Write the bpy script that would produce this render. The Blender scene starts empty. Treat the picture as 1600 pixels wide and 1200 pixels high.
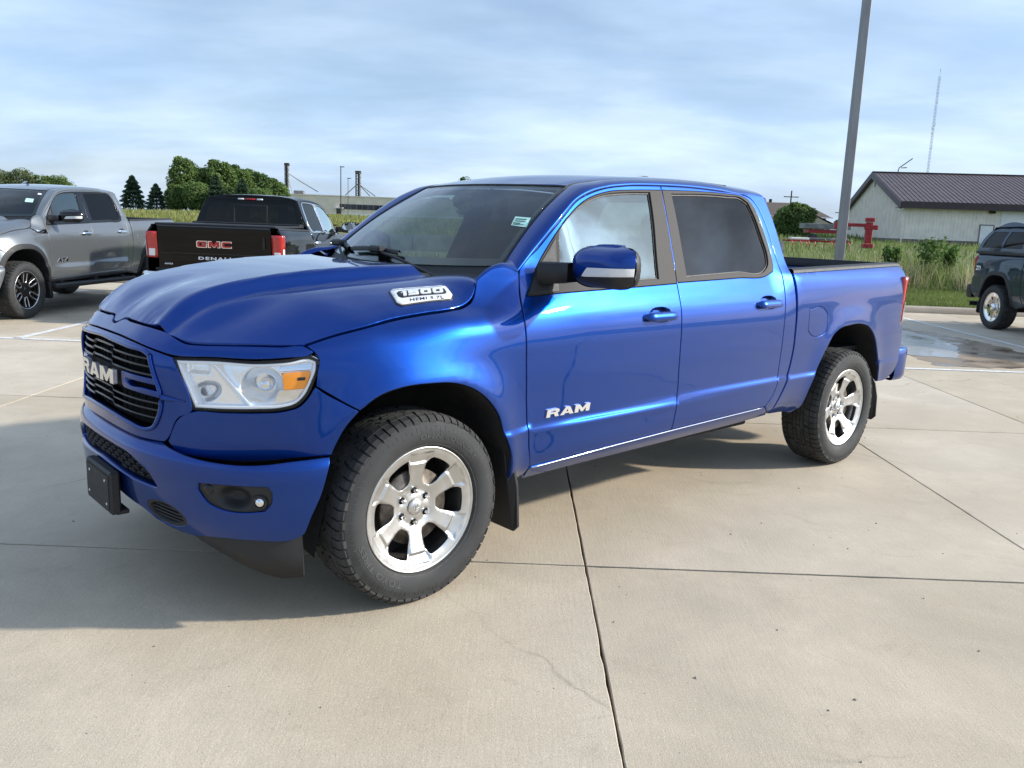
import bpy, math, random
import numpy as np
from mathutils import Vector, Matrix
from mathutils.geometry import delaunay_2d_cdt

rng = np.random.default_rng(7)
random.seed(7)
SC = bpy.context.scene
COL = SC.collection
R = math.radians

# ------------------------------------------------------------------ camera
cam = bpy.data.cameras.new('camera')
cam.sensor_width = 36.0
cam.lens = 36.0 * 1310 / 1600
cam.clip_start = 0.05
cam.clip_end = 6000
cam_o = bpy.data.objects.new('camera', cam)
COL.objects.link(cam_o)
def cam_axes(pitch, roll, yaw):
    cy, sy = math.cos(yaw), math.sin(yaw)
    fwd = np.array([-sy, cy, 0]); right = np.array([cy, sy, 0]); up = np.array([0, 0, 1.])
    f2 = fwd * math.cos(pitch) - up * math.sin(pitch); u2 = up * math.cos(pitch) + fwd * math.sin(pitch)
    return right * math.cos(roll) + u2 * math.sin(roll), u2 * math.cos(roll) - right * math.sin(roll), f2
_r, _u, _f = cam_axes(0.18835, 0.037446, 0.001463)
cam_o.matrix_world = Matrix(((_r[0], _u[0], -_f[0], 0), (_r[1], _u[1], -_f[1], 0), (_r[2], _u[2], -_f[2], 1.60067), (0, 0, 0, 1)))
SC.camera = cam_o

# ------------------------------------------------------------------ sky, sun, exposure
SUN_EL, SUN_ROT = R(26), R(90)
world = bpy.data.worlds.new('World')
SC.world = world
world.use_nodes = True
wn, wl = world.node_tree.nodes, world.node_tree.links
wn.clear()
def N(t, **kw):
    n = wn.new(t)
    for k, v in kw.items():
        if hasattr(n, k): setattr(n, k, v)
    return n
w_out = N('ShaderNodeOutputWorld'); w_bg = N('ShaderNodeBackground'); w_bg.inputs['Strength'].default_value = 0.1
wl.new(w_bg.outputs[0], w_out.inputs[0])
sky = N('ShaderNodeTexSky', sky_type='NISHITA'); sky.sun_disc = False
sky.sun_elevation = SUN_EL; sky.sun_rotation = SUN_ROT; sky.air_density = 1.0; sky.dust_density = 1.2; sky.ozone_density = 2.0
tc = N('ShaderNodeTexCoord')
sep = N('ShaderNodeSeparateXYZ'); wl.new(tc.outputs['Generated'], sep.inputs[0])
def M(op, a, b=None, c=None, clamp=False):
    n = N('ShaderNodeMath', operation=op, use_clamp=clamp)
    for i, x in enumerate((a, b, c)):
        if x is None: continue
        if isinstance(x, (int, float)): n.inputs[i].default_value = x
        else: wl.new(x, n.inputs[i])
    return n.outputs[0]
zc = M('MAXIMUM', sep.outputs[2], 0.0)
den = M('ADD', zc, 0.22)
px_ = M('DIVIDE', sep.outputs[0], den); py_ = M('DIVIDE', sep.outputs[1], den)
comb = N('ShaderNodeCombineXYZ'); wl.new(px_, comb.inputs[0]); wl.new(py_, comb.inputs[1])
def cloud(scale, detail, lo, hi, off, stretch=(1, 1, 1), dist=0.6):
    mp = N('ShaderNodeMapping'); mp.inputs['Location'].default_value = off; mp.inputs['Scale'].default_value = stretch
    wl.new(comb.outputs[0], mp.inputs['Vector'])
    nz = N('ShaderNodeTexNoise'); nz.inputs['Scale'].default_value = scale; nz.inputs['Detail'].default_value = detail
    nz.inputs['Roughness'].default_value = 0.55; nz.inputs['Distortion'].default_value = dist
    wl.new(mp.outputs[0], nz.inputs['Vector'])
    mr = N('ShaderNodeMapRange', interpolation_type='SMOOTHSTEP'); mr.inputs['From Min'].default_value = lo; mr.inputs['From Max'].default_value = hi
    wl.new(nz.outputs['Fac'], mr.inputs['Value'])
    return mr.outputs[0]
c1 = cloud(0.85, 5, 0.32, 0.70, (3.1, 1.7, 0), (0.85, 1.15, 1), 0.3)
c2 = cloud(1.35, 5, 0.30, 0.72, (8.3, 4.1, 0), (0.85, 1.15, 1), 0.25)
cl = M('ADD', M('MULTIPLY', c1, 0.70), M('MULTIPLY', c2, 0.30), clamp=True)
hz = M('POWER', M('SUBTRACT', 1.0, zc, clamp=True), 7.0)
cl = M('ADD', M('ADD', M('MULTIPLY', cl, 0.55), 0.33), M('MULTIPLY', hz, 0.06), clamp=True)
# forward scattering of thin cloud round the sun
sd = N('ShaderNodeVectorMath', operation='DOT_PRODUCT')
nv = N('ShaderNodeVectorMath', operation='NORMALIZE'); wl.new(tc.outputs['Generated'], nv.inputs[0])
wl.new(nv.outputs[0], sd.inputs[0]); sd.inputs[1].default_value = (math.cos(SUN_EL), 0.0, math.sin(SUN_EL))
au = M('POWER', M('MAXIMUM', sd.outputs['Value'], 0.0), 14.0)
c3 = cloud(3.0, 6, 0.30, 0.70, (1.3, 6.2, 0), (0.7, 1.5, 1), 0.4)
au2 = M('POWER', M('MAXIMUM', sd.outputs['Value'], 0.0), 90.0)
lum = M('ADD', M('ADD', M('ADD', 0.94, M('MULTIPLY', c3, 0.12)), M('MULTIPLY', M('MULTIPLY', au, 2.4), M('ADD', 0.25, M('MULTIPLY', c3, 1.3)))), M('MULTIPLY', M('MULTIPLY', au2, 9.0), M('ADD', 0.35, M('MULTIPLY', c3, 1.2))))
ccol = N('ShaderNodeMix', data_type='RGBA', blend_type='MIX')
ccol.inputs['Factor'].default_value = 1.0
cm = N('ShaderNodeMix', data_type='RGBA', blend_type='MULTIPLY'); cm.inputs['Factor'].default_value = 1.0
rampc = N('ShaderNodeMix', data_type='RGBA', blend_type='MIX')
wl.new(c2, rampc.inputs['Factor'])
rampc.inputs['A'].default_value = (3.8, 5.4, 8.1, 1); rampc.inputs['B'].default_value = (5.7, 7.05, 8.9, 1)
wl.new(rampc.outputs['Result'], cm.inputs['A'])
lumc = N('ShaderNodeCombineXYZ')
for i in range(3): wl.new(lum, lumc.inputs[i])
wl.new(lumc.outputs[0], cm.inputs['B'])
mixs = N('ShaderNodeMix', data_type='RGBA', blend_type='MIX')
wl.new(cl, mixs.inputs['Factor']); wl.new(sky.outputs[0], mixs.inputs['A']); wl.new(cm.outputs['Result'], mixs.inputs['B'])
wl.new(mixs.outputs['Result'], w_bg.inputs['Color'])

sun = bpy.data.lights.new('sun', 'SUN'); sun.energy = 3.9; sun.angle = R(2.2); sun.color = (1.0, 0.93, 0.82)
sun_o = bpy.data.objects.new('sun', sun); COL.objects.link(sun_o)
sun_o.rotation_euler = Vector((-math.cos(SUN_EL), 0.0, -math.sin(SUN_EL))).to_track_quat('-Z', 'Y').to_euler()
sun_o.location = (30, 0, 20)

SC.view_settings.view_transform = 'Standard'
SC.view_settings.look = 'None'
SC.view_settings.gamma = 1.0
SC.view_settings.use_curve_mapping = False
SC.view_settings.exposure = 0.56

# ------------------------------------------------------------------ materials
MATS = {}
def mat(name, col=(.5, .5, .5), rough=.5, metal=0., coat=0., coat_rough=.03, spec=.5, trans=0., ior=1.5, emit=None):
    m = bpy.data.materials.new(name); m.use_nodes = True
    b = m.node_tree.nodes['Principled BSDF']
    b.inputs['Base Color'].default_value = (*col, 1); b.inputs['Roughness'].default_value = rough
    b.inputs['Metallic'].default_value = metal; b.inputs['Coat Weight'].default_value = coat
    b.inputs['Coat Roughness'].default_value = coat_rough; b.inputs['Specular IOR Level'].default_value = spec
    b.inputs['Transmission Weight'].default_value = trans; b.inputs['IOR'].default_value = ior
    MATS[name] = m
    return m
def nodes_of(m): return m.node_tree.nodes, m.node_tree.links, m.node_tree.nodes['Principled BSDF']
def vary(m, scale=6., amt=.25, detail=6., rough_amt=0., bump=0., bump_scale=None, coords='Object', stretch=(1, 1, 1), rnd=0.0, col2=None, lo=.35, hi=.65):
    """noise-driven variation of colour, roughness and relief"""
    n, l, b = nodes_of(m)
    t = n.new('ShaderNodeTexCoord'); mp = n.new('ShaderNodeMapping'); mp.inputs['Scale'].default_value = stretch
    l.new(t.outputs[coords], mp.inputs['Vector'])
    nz = n.new('ShaderNodeTexNoise'); nz.inputs['Scale'].default_value = scale; nz.inputs['Detail'].default_value = detail
    l.new(mp.outputs[0], nz.inputs['Vector'])
    base = tuple(b.inputs['Base Color'].default_value)
    mr = n.new('ShaderNodeMapRange'); mr.inputs['From Min'].default_value = lo; mr.inputs['From Max'].default_value = hi
    l.new(nz.outputs['Fac'], mr.inputs['Value'])
    mx = n.new('ShaderNodeMix'); mx.data_type = 'RGBA'
    l.new(mr.outputs[0], mx.inputs['Factor'])
    c2 = col2 if col2 else tuple(c * (1 - amt) for c in base[:3])
    mx.inputs['A'].default_value = (*c2[:3], 1); mx.inputs['B'].default_value = base if col2 else (*[min(1, c * (1 + amt * .6)) for c in base[:3]], 1)
    out = mx.outputs['Result']
    if rnd:
        oi = n.new('ShaderNodeObjectInfo'); hv = n.new('ShaderNodeHueSaturation')
        mm = n.new('ShaderNodeMapRange'); mm.inputs['To Min'].default_value = 1 - rnd; mm.inputs['To Max'].default_value = 1 + rnd
        l.new(oi.outputs['Random'], mm.inputs['Value']); l.new(mm.outputs[0], hv.inputs['Value']); l.new(out, hv.inputs['Color'])
        out = hv.outputs['Color']
    l.new(out, b.inputs['Base Color'])
    if rough_amt:
        r0 = b.inputs['Roughness'].default_value
        m2 = n.new('ShaderNodeMapRange'); m2.inputs['To Min'].default_value = max(0, r0 - rough_amt); m2.inputs['To Max'].default_value = min(1, r0 + rough_amt)
        l.new(mr.outputs[0], m2.inputs['Value']); l.new(m2.outputs[0], b.inputs['Roughness'])
    if bump:
        nb = n.new('ShaderNodeTexNoise'); nb.inputs['Scale'].default_value = bump_scale or scale * 8; nb.inputs['Detail'].default_value = 5
        l.new(mp.outputs[0], nb.inputs['Vector'])
        bp = n.new('ShaderNodeBump'); bp.inputs['Strength'].default_value = 1.0; bp.inputs['Distance'].default_value = bump
        l.new(nb.outputs['Fac'], bp.inputs['Height']); l.new(bp.outputs[0], b.inputs['Normal'])
    return m
def glass(name, tint, rough=0.0, gloss=(1, 1, 1), boost=1.0):
    m = bpy.data.materials.new(name); m.use_nodes = True
    n, l = m.node_tree.nodes, m.node_tree.links; n.clear()
    o = n.new('ShaderNodeOutputMaterial'); t = n.new('ShaderNodeBsdfTransparent'); t.inputs[0].default_value = (*tint, 1)
    g = n.new('ShaderNodeBsdfGlossy'); g.inputs['Roughness'].default_value = rough; g.inputs[0].default_value = (*gloss, 1)
    f = n.new('ShaderNodeFresnel'); gm = n.new('ShaderNodeNewGeometry'); im = n.new('ShaderNodeMapRange'); im.inputs[3].default_value = 1.52; im.inputs[4].default_value = 1/1.52
    l.new(gm.outputs['Backfacing'], im.inputs[0]); l.new(im.outputs[0], f.inputs[0])
    mu = n.new('ShaderNodeMath'); mu.operation = 'MULTIPLY'; mu.use_clamp = True; mu.inputs[1].default_value = boost; l.new(f.outputs[0], mu.inputs[0])
    mx = n.new('ShaderNodeMixShader'); l.new(mu.outputs[0], mx.inputs[0]); l.new(t.outputs[0], mx.inputs[1]); l.new(g.outputs[0], mx.inputs[2])
    l.new(mx.outputs[0], o.inputs[0]); MATS[name] = m
    return m
def car_paint(name, col, metal=.55, rough=.38, coat=1.0, cior=1.48):
    m = mat(name, col, rough, metal, coat=coat, coat_rough=.02)
    n, l, b = nodes_of(m)
    b.inputs['Coat IOR'].default_value = cior; b.inputs['Specular IOR Level'].default_value = .0
    # fine metal flake and a film of road dust
    t = n.new('ShaderNodeTexCoord')
    fl = n.new('ShaderNodeTexNoise'); fl.inputs['Scale'].default_value = 900; fl.inputs['Detail'].default_value = 1
    l.new(t.outputs['Object'], fl.inputs['Vector'])
    du = n.new('ShaderNodeTexNoise'); du.inputs['Scale'].default_value = 2.3; du.inputs['Detail'].default_value = 8
    l.new(t.outputs['Object'], du.inputs['Vector'])
    mr = n.new('ShaderNodeMapRange'); mr.inputs['From Min'].default_value = .45; mr.inputs['From Max'].default_value = .75
    mr.inputs['To Min'].default_value = .0; mr.inputs['To Max'].default_value = .012; l.new(du.outputs['Fac'], mr.inputs['Value'])
    sx = n.new('ShaderNodeSeparateXYZ'); l.new(t.outputs['Object'], sx.inputs[0])
    lo = n.new('ShaderNodeMapRange'); lo.inputs['From Min'].default_value = .75; lo.inputs['From Max'].default_value = .36
    lo.inputs['To Min'].default_value = 0; lo.inputs['To Max'].default_value = .035; l.new(sx.outputs[2], lo.inputs['Value'])
    ml = n.new('ShaderNodeMath'); ml.operation = 'MULTIPLY'; l.new(lo.outputs[0], ml.inputs[0]); l.new(du.outputs['Fac'], ml.inputs[1])
    ad = n.new('ShaderNodeMath'); ad.operation = 'ADD'; l.new(mr.outputs[0], ad.inputs[0]); l.new(ml.outputs[0], ad.inputs[1])
    mx = n.new('ShaderNodeMix'); mx.data_type = 'RGBA'; l.new(ad.outputs[0], mx.inputs['Factor'])
    hs = n.new('ShaderNodeHueSaturation'); hs.inputs['Color'].default_value = (*col, 1)
    fm = n.new('ShaderNodeMapRange'); fm.inputs['To Min'].default_value = .75; fm.inputs['To Max'].default_value = 1.25; l.new(fl.outputs['Fac'], fm.inputs['Value'])
    l.new(fm.outputs[0], hs.inputs['Value']); l.new(hs.outputs[0], mx.inputs['A']); mx.inputs['B'].default_value = (.30, .27, .23, 1)
    l.new(mx.outputs['Result'], b.inputs['Base Color'])
    cr = n.new('ShaderNodeMapRange'); cr.inputs['To Min'].default_value = .015; cr.inputs['To Max'].default_value = .30; l.new(ad.outputs[0], cr.inputs['Value'])
    l.new(cr.outputs[0], b.inputs['Coat Roughness'])
    # slight orange peel
    op = n.new('ShaderNodeTexNoise'); op.inputs['Scale'].default_value = 60; l.new(t.outputs['Object'], op.inputs['Vector'])
    bp = n.new('ShaderNodeBump'); bp.inputs['Strength'].default_value = .25; bp.inputs['Distance'].default_value = .00012
    l.new(op.outputs['Fac'], bp.inputs['Height']); l.new(bp.outputs[0], b.inputs['Coat Normal'])
    return m

car_paint('blue_paint', (.0002, .037, .235), .88, .35, 1.0, 1.40)
car_paint('silver_paint', (.20, .215, .225), .75, .38)
car_paint('black_paint', (.002, .002, .0025), .2, .4, .7, 1.42)
car_paint('green_black_paint', (.016, .036, .055), .5, .4)
vary(mat('black_plastic', (.014, .015, .017), .58), 30, .12, rough_amt=.03, bump=.0003, bump_scale=700)
mat('satin_trim', (.022, .0215, .021), .55, 0., spec=.18)
mat('gloss_black', (.006, .006, .007), .08)
mat('cavity_black', (.004, .004, .004), .9)
vary(mat('liner_felt', (.010, .010, .011), .95), 20, .4)
vary(mat('rubber', (.030, .031, .032), .78), 9, .35, rough_amt=.1, bump=.0006, bump_scale=260)
vary(mat('tread_rubber', (.036, .036, .035), .85), 14, .4, bump=.0005, bump_scale=200)
vary(mat('tyre_lettering', (.062, .062, .061), .8), 60, .3)
vary(mat('alloy', (.60, .60, .59), .37, 1.0), 14, .05, rough_amt=.04)
mat('dark_alloy', (.02, .02, .022), .25, .6)
mat('machined_alloy', (.70, .70, .70), .28, 1.0)
mat('chrome', (.80, .80, .80), .07, 1.0)
mat('badge_white', (.78, .79, .80), .18, .35)
mat('emblem_silver', (.74, .74, .73), .22, .85)
vary(mat('brake_steel', (.16, .14, .12), .5, .9), 30, .4)
mat('reflector_silver', (.93, .94, .95), .22, .75)
mat('reflector_matte', (.88, .89, .90), .40, .25)
mat('amber_lens', (1.0, .33, .012), .35, coat=.3)
mat('red_lens', (.42, .008, .010), .12, coat=1.0)
mat('white_lens', (.70, .70, .70), .15, coat=1.0)
glass('clear_lens', (.95, .96, .97), boost=.6)
glass('windshield_glass', (.74, .84, .78), boost=1.2)
glass('side_glass', (.28, .36, .32), boost=2.7, gloss=(.90, 1, .94))
glass('privacy_glass', (.020, .021, .021), boost=.62, gloss=(1, .97, .93))
vary(mat('cabin_plastic', (.025, .025, .026), .7), 30, .3)
vary(mat('cabin_cloth', (.045, .044, .043), .95), 60, .3)
vary(mat('sticker_paper', (.50, .80, .70), .6), 80, .06)
mat('sticker_ink', (.06, .12, .12), .6)
mat('letter_black', (.010, .010, .011), .35)
mat('white_letter', (.80, .80, .80), .4)
mat('red_letter', (.45, .02, .02), .35)
vary(mat('galvanised', (.24, .245, .25), .5, .5), 8, .15, stretch=(1, 1, .15))
# ------------------------------------------------------------------ mesh helpers
def nrm(a): return a / np.maximum(np.linalg.norm(a, axis=-1, keepdims=True), 1e-12)
def put(name, V, F, m, parent=None, nor=None, smooth=True, loc=None, rot=None, kind=None):
    me = bpy.data.meshes.new(name)
    V = np.asarray(V, float)
    me.from_pydata(V.tolist(), [], [list(map(int, f)) for f in F])
    if smooth: me.polygons.foreach_set('use_smooth', [True] * len(me.polygons))
    if nor is not None: me.normals_split_custom_set_from_vertices(np.asarray(nor, float).tolist())
    ms = m if isinstance(m, (list, tuple)) else [m]
    for q in ms: me.materials.append(MATS[q])
    o = bpy.data.objects.new(name, me); COL.objects.link(o)
    if parent: o.parent = parent
    if loc is not None: o.location = loc
    if rot is not None: o.rotation_euler = rot
    if kind: o['kind'] = kind
    return o
def empty(name, loc=(0, 0, 0), rz=0., label=None, cat=None, group=None):
    o = bpy.data.objects.new(name, None); COL.objects.link(o); o.location = loc; o.rotation_euler = (0, 0, rz); o.empty_display_size = .2
    tag(o, label, cat, group)
    return o
def tag(o, label=None, cat=None, group=None, kind=None):
    if label: o['label'] = label
    if cat: o['category'] = cat
    if group: o['group'] = group
    if kind: o['kind'] = kind
    return o
def join(parts):
    V, F, n = [], [], 0
    for v, f in parts:
        V.append(np.asarray(v, float)); F += [[i + n for i in q] for q in f]; n += len(v)
    return np.vstack(V), F
def box(c, s, bev=0.0, rot=None):
    """box, optionally with chamfered edges"""
    c = np.array(c, float); h = np.array(s, float) / 2
    if bev <= 0:
        v = np.array([[x, y, z] for x in (-1, 1) for y in (-1, 1) for z in (-1, 1)]) * h
        f = [(0, 1, 3, 2), (4, 6, 7, 5), (0, 4, 5, 1), (2, 3, 7, 6), (0, 2, 6, 4), (1, 5, 7, 3)]
    else:
        b = min(bev, *(h * .9)); v = []; idx = {}
        for x in (-1, 1):
            for y in (-1, 1):
                for z in (-1, 1):
                    for ax in range(3):
                        p = np.array([x, y, z]) * (h - b); p[ax] = (x, y, z)[ax] * h[ax]
                        idx[(x, y, z, ax)] = len(v); v.append(p)
        v = np.array(v); f = []
        for ax in range(3):
            a1, a2 = [(1, 2), (2, 0), (0, 1)][ax]
            for s_ in (-1, 1):
                q = []
                for (i, j) in ((-1, -1), (1, -1), (1, 1), (-1, 1)):
                    k = [0, 0, 0]; k[ax] = s_; k[a1] = i; k[a2] = j; q.append(idx[(*k, ax)])
                f.append(q if s_ > 0 else q[::-1])
        for ax in range(3):
            a1, a2 = [(1, 2), (2, 0), (0, 1)][ax]
            for i in (-1, 1):
                for j in (-1, 1):
                    k0 = [0, 0, 0]; k0[a1] = i; k0[a2] = j; k1 = list(k0); k0[ax] = -1; k1[ax] = 1
                    q = [idx[(*k0, a1)], idx[(*k1, a1)], idx[(*k1, a2)], idx[(*k0, a2)]]
                    f.append(q if i * j < 0 else q[::-1])
        for x in (-1, 1):
            for y in (-1, 1):
                for z in (-1, 1):
                    q = [idx[(x, y, z, a)] for a in range(3)]; f.append(q if x * y * z > 0 else q[::-1])
    if rot is not None: v = v @ np.array(rot).T
    return v + c, f
def rotz(a): return np.array([[math.cos(a), -math.sin(a), 0], [math.sin(a), math.cos(a), 0], [0, 0, 1]])
def roty(a): return np.array([[math.cos(a), 0, math.sin(a)], [0, 1, 0], [-math.sin(a), 0, math.cos(a)]])
def rotx(a): return np.array([[1, 0, 0], [0, math.cos(a), -math.sin(a)], [0, math.sin(a), math.cos(a)]])
def tube(path, r, n=8, caps=True):
    P = np.array(path, float); r = np.broadcast_to(np.asarray(r, float), (len(P),)); T = np.gradient(P, axis=0); T = nrm(T)
    V, F = [], []
    ref = np.array([0, 0, 1.]) if abs(T[0][2]) < .9 else np.array([1., 0, 0])
    for i, p in enumerate(P):
        a = nrm(np.cross(T[i], ref)); b = np.cross(T[i], a)
        for k in range(n):
            th = 2 * math.pi * k / n; V.append(p + r[i] * (a * math.cos(th) + b * math.sin(th)))
    for i in range(len(P) - 1):
        for k in range(n):
            F.append((i * n + k, i * n + (k + 1) % n, (i + 1) * n + (k + 1) % n, (i + 1) * n + k))
    if caps: F.append(tuple(range(n - 1, -1, -1))[::-1]); F.append(tuple((len(P) - 1) * n + k for k in range(n))[::-1])
    return np.array(V), F
def lathe(prof, n=48, axis='y', c=(0, 0, 0), closed=False):
    """prof: (axial, radius)"""
    V, F = [], []; m = len(prof)
    for k in range(n):
        th = 2 * math.pi * k / n
        for a, r in prof:
            q = (r * math.cos(th), a, r * math.sin(th)) if axis == 'y' else (r * math.cos(th), r * math.sin(th), a) if axis == 'z' else (a, r * math.cos(th), r * math.sin(th))
            V.append(q)
    for k in range(n):
        k2 = (k + 1) % n
        for i in range(m - 1 if not closed else m):
            j = (i + 1) % m; F.append((k * m + i, k * m + j, k2 * m + j, k2 * m + i))
    return np.array(V) + np.array(c, float), F
def loft(curves, closed=False):
    """grid surface through a list of equally long polylines"""
    A = np.array(curves, float); a, b = A.shape[:2]
    V = A.reshape(-1, 3); F = []
    for i in range(a - 1):
        for j in range(b - 1 + (1 if closed else 0)):
            k = (j + 1) % b; F.append((i * b + j, i * b + k, (i + 1) * b + k, (i + 1) * b + j))
    return V, F
def resamp(P, n):
    P = np.array(P, float); L = np.r_[0, np.cumsum(np.linalg.norm(np.diff(P, axis=0), axis=1))]; t = np.linspace(0, L[-1], n)
    return np.stack([np.interp(t, L, P[:, i]) for i in range(P.shape[1])], -1)
def smooth_line(P, n):
    """Catmull-Rom through P, n samples"""
    P = np.array(P, float); d = np.r_[0, np.cumsum(np.linalg.norm(np.diff(P, axis=0), axis=1))]
    if len(P) < 3: return resamp(P, n)
    t = np.linspace(0, d[-1], n); m = np.gradient(P, d, axis=0) if len(P) > 2 else None
    k = np.clip(np.searchsorted(d, t) - 1, 0, len(P) - 2); h = (d[k + 1] - d[k])[:, None]; u = ((t - d[k]) / (d[k + 1] - d[k]))[:, None]
    return (2*u**3 - 3*u**2 + 1) * P[k] + (u**3 - 2*u**2 + u) * h * m[k] + (3*u**2 - 2*u**3) * P[k + 1] + (u**3 - u**2) * h * m[k + 1]
def densify(P, step, ang=38, closed=True):
    """closed outline: smooth through gentle turns, keep sharp corners"""
    P = np.array([p[:2] for p in P], float); n = len(P)
    d1 = P - np.roll(P, 1, 0); d2 = np.roll(P, -1, 0) - P
    a = np.abs(np.degrees((np.arctan2(d2[:, 1], d2[:, 0]) - np.arctan2(d1[:, 1], d1[:, 0]) + np.pi) % (2*np.pi) - np.pi))
    cs = [i for i in range(n) if a[i] > ang]
    out = []
    if not cs:
        Q = np.vstack([P[-2:], P, P[:3]]); L = np.linalg.norm(np.diff(Q, axis=0), axis=1); S = smooth_line(Q, int(L.sum() / step) + 40)
        # cut to one turn
        i0 = np.argmin(((S[:len(S)//2] - P[0])**2).sum(1)); h = len(S) // 2; i1 = h + np.argmin(((S[h:] - P[0])**2).sum(1))
        return resamp(S[i0:i1 + 1], max(8, int(np.linalg.norm(np.diff(S[i0:i1+1], axis=0), axis=1).sum() / step)))[:-1]
    for q, i in enumerate(cs):
        j = cs[(q + 1) % len(cs)]; idx = [(i + k) % n for k in range(((j - i) % n or n) + 1)]
        seg = P[idx]; L = np.linalg.norm(np.diff(seg, axis=0), axis=1).sum(); m = max(2, int(round(L / step)) + 1)
        out.append((smooth_line(seg, m) if len(seg) > 2 else resamp(seg, m))[:-1])
    return np.vstack(out)
def area2(P): x, y = P[:, 0], P[:, 1]; return .5 * np.sum(x * np.roll(y, -1) - y * np.roll(x, -1))
def inset_poly(P, d):
    e = np.roll(P, -1, 0) - P; nn = nrm(np.stack([-e[:, 1], e[:, 0]], -1)); v = nrm(nn + np.roll(nn, 1, 0))
    c = np.clip((v * nn).sum(1), .45, 1)[:, None]
    return P + v * d / c
def inpoly(Q, P):
    x, y = Q[:, 0][:, None], Q[:, 1][:, None]; x1, y1 = P[:, 0], P[:, 1]; x2, y2 = np.roll(x1, -1), np.roll(y1, -1)
    c = ((y1 > y) != (y2 > y)) & (x < (x2 - x1) * (y - y1) / (y2 - y1 + 1e-15) + x1)
    return c.sum(1) % 2 == 1
def fd_normals(fn, U, e=6e-4):
    u, w = U[:, 0], U[:, 1]
    return nrm(np.cross(fn(u + e, w) - fn(u - e, w), fn(u, w + e) - fn(u, w - e)))
def tri2d(loops, pts):
    allp = np.vstack(loops + ([pts] if len(pts) else [])); E = []; k = 0
    for lp in loops:
        m = len(lp); E += [(k + i, k + (i + 1) % m) for i in range(m)]; k += m
    vo, eo, fo, ov, _, _ = delaunay_2d_cdt([Vector(p) for p in allp], E, [], 0, 1e-7)
    vo = np.array([(v.x, v.y) for v in vo]); F = np.array([list(f) for f in fo if len(f) == 3]); c = vo[F].mean(1)
    ok = inpoly(c, loops[0])
    for h in loops[1:]: ok &= ~inpoly(c, h)
    mp = {}
    for i, o in enumerate(ov):
        for q in o: mp[q] = i
    return vo, F[ok], mp
REF = np.array([1.6, 0, .75])
def panel(fn, out, holes=(), res=.03, inset=.0055, lip=.003, thick=.022, off=0., ref=None, flat=False):
    """sheet over a surface fn(u,w) bounded by an outline, with rolled edges; returns V, F, normals"""
    out = densify(out, res * .85)
    if area2(out) < 0: out = out[::-1]
    out = inset_poly(out, inset); loops = [out]
    for h in holes:
        h = densify(h, res * .85)
        if area2(h) > 0: h = h[::-1]
        loops.append(inset_poly(h, inset))
    lo, hi = out.min(0), out.max(0)
    gy = np.arange(lo[1], hi[1], res * .87); G = []
    for i, y in enumerate(gy):
        x = np.arange(lo[0] + (res / 2 if i % 2 else 0), hi[0], res); G.append(np.stack([x, np.full_like(x, y)], -1))
    G = np.vstack(G) if G else np.zeros((0, 2)); B = np.vstack(loops)
    if len(G):
        k = inpoly(G, loops[0])
        for h in loops[1:]: k &= ~inpoly(G, h)
        G = G[k]
    if len(G):
        d = np.concatenate([np.sqrt(((g[:, None] - B[None])**2).sum(-1)).min(1) for g in np.array_split(G, max(1, len(G)//400 + 1)) if len(g)]); G = G[d > res * .5]
    U, F, mp = tri2d(loops, G)
    P = fn(U[:, 0], U[:, 1]); n = fd_normals(fn, U); r = REF if ref is None else np.asarray(ref, float)
    if ((P - r) * n).sum(-1).mean() < 0: n = -n
    P = P + n * off
    t = np.cross(P[F[:, 1]] - P[F[:, 0]], P[F[:, 2]] - P[F[:, 0]]); flip = (t * n[F[:, 0]]).sum(-1) < 0
    F = F.copy(); F[flip] = F[flip][:, ::-1]; F = [tuple(f) for f in F]
    V = [P]; NN = [n]; base = len(P); k = 0
    if thick > 0:
        for lp in loops:
            m = len(lp); ids = np.array([mp[k + i] for i in range(m)]); k += m
            p = P[ids]; nn = n[ids]; tg = nrm(np.roll(p, -1, 0) - np.roll(p, 1, 0)); o = np.cross(tg, nn)
            # orient away from the sheet, judged in the plane of the outline
            q = lp + inset_poly(lp, 1e-4) * 0
            e2 = np.roll(lp, -1, 0) - np.roll(lp, 1, 0); o2 = np.stack([e2[:, 1], -e2[:, 0]], -1)   # outward for ccw outer, into the hole for cw
            d3 = fn(lp[:, 0] + o2[:, 0] * .02, lp[:, 1] + o2[:, 1] * .02) - fn(lp[:, 0], lp[:, 1])
            o = np.where(((o * d3).sum(-1) < 0)[:, None], -o, o)
            r1 = p + o * lip - nn * lip; r2 = r1 - nn * thick
            V += [r1, r2]; NN += [nrm(o * .9 + nn * .35), o]; a, b = base, base + m; base += 2 * m
            for i in range(m):
                j = (i + 1) % m
                for q0, q1, q2, q3 in ((ids[i], ids[j], a + j, a + i), (a + i, a + j, b + j, b + i)):
                    F.append((q0, q1, q2, q3))
    V = np.vstack(V); NN = np.vstack(NN)
    # make the winding of the rims agree with their normals
    F2 = []
    for f in F:
        if len(f) == 4:
            c = np.cross(V[f[1]] - V[f[0]], V[f[2]] - V[f[0]])
            if (c * (NN[f[0]] + NN[f[2]])).sum() < 0: f = f[::-1]
        F2.append(f)
    return V, F2, NN
def mirror(V, F, n=None):
    V = np.array(V, float) * (1, -1, 1); F = [tuple(f)[::-1] for f in F]
    return (V, F) if n is None else (V, F, np.array(n) * (1, -1, 1))
def both(name, VF, m, parent, sides=(1, -1), **kw):
    """the driver's side part and its mirrored twin"""
    os_ = []
    for s in sides:
        q = VF if s > 0 else mirror(*VF)
        os_.append(put(name, q[0], q[1], m, parent, nor=q[2] if len(q) > 2 else None, **kw))
    return os_
_txt = {}
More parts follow.
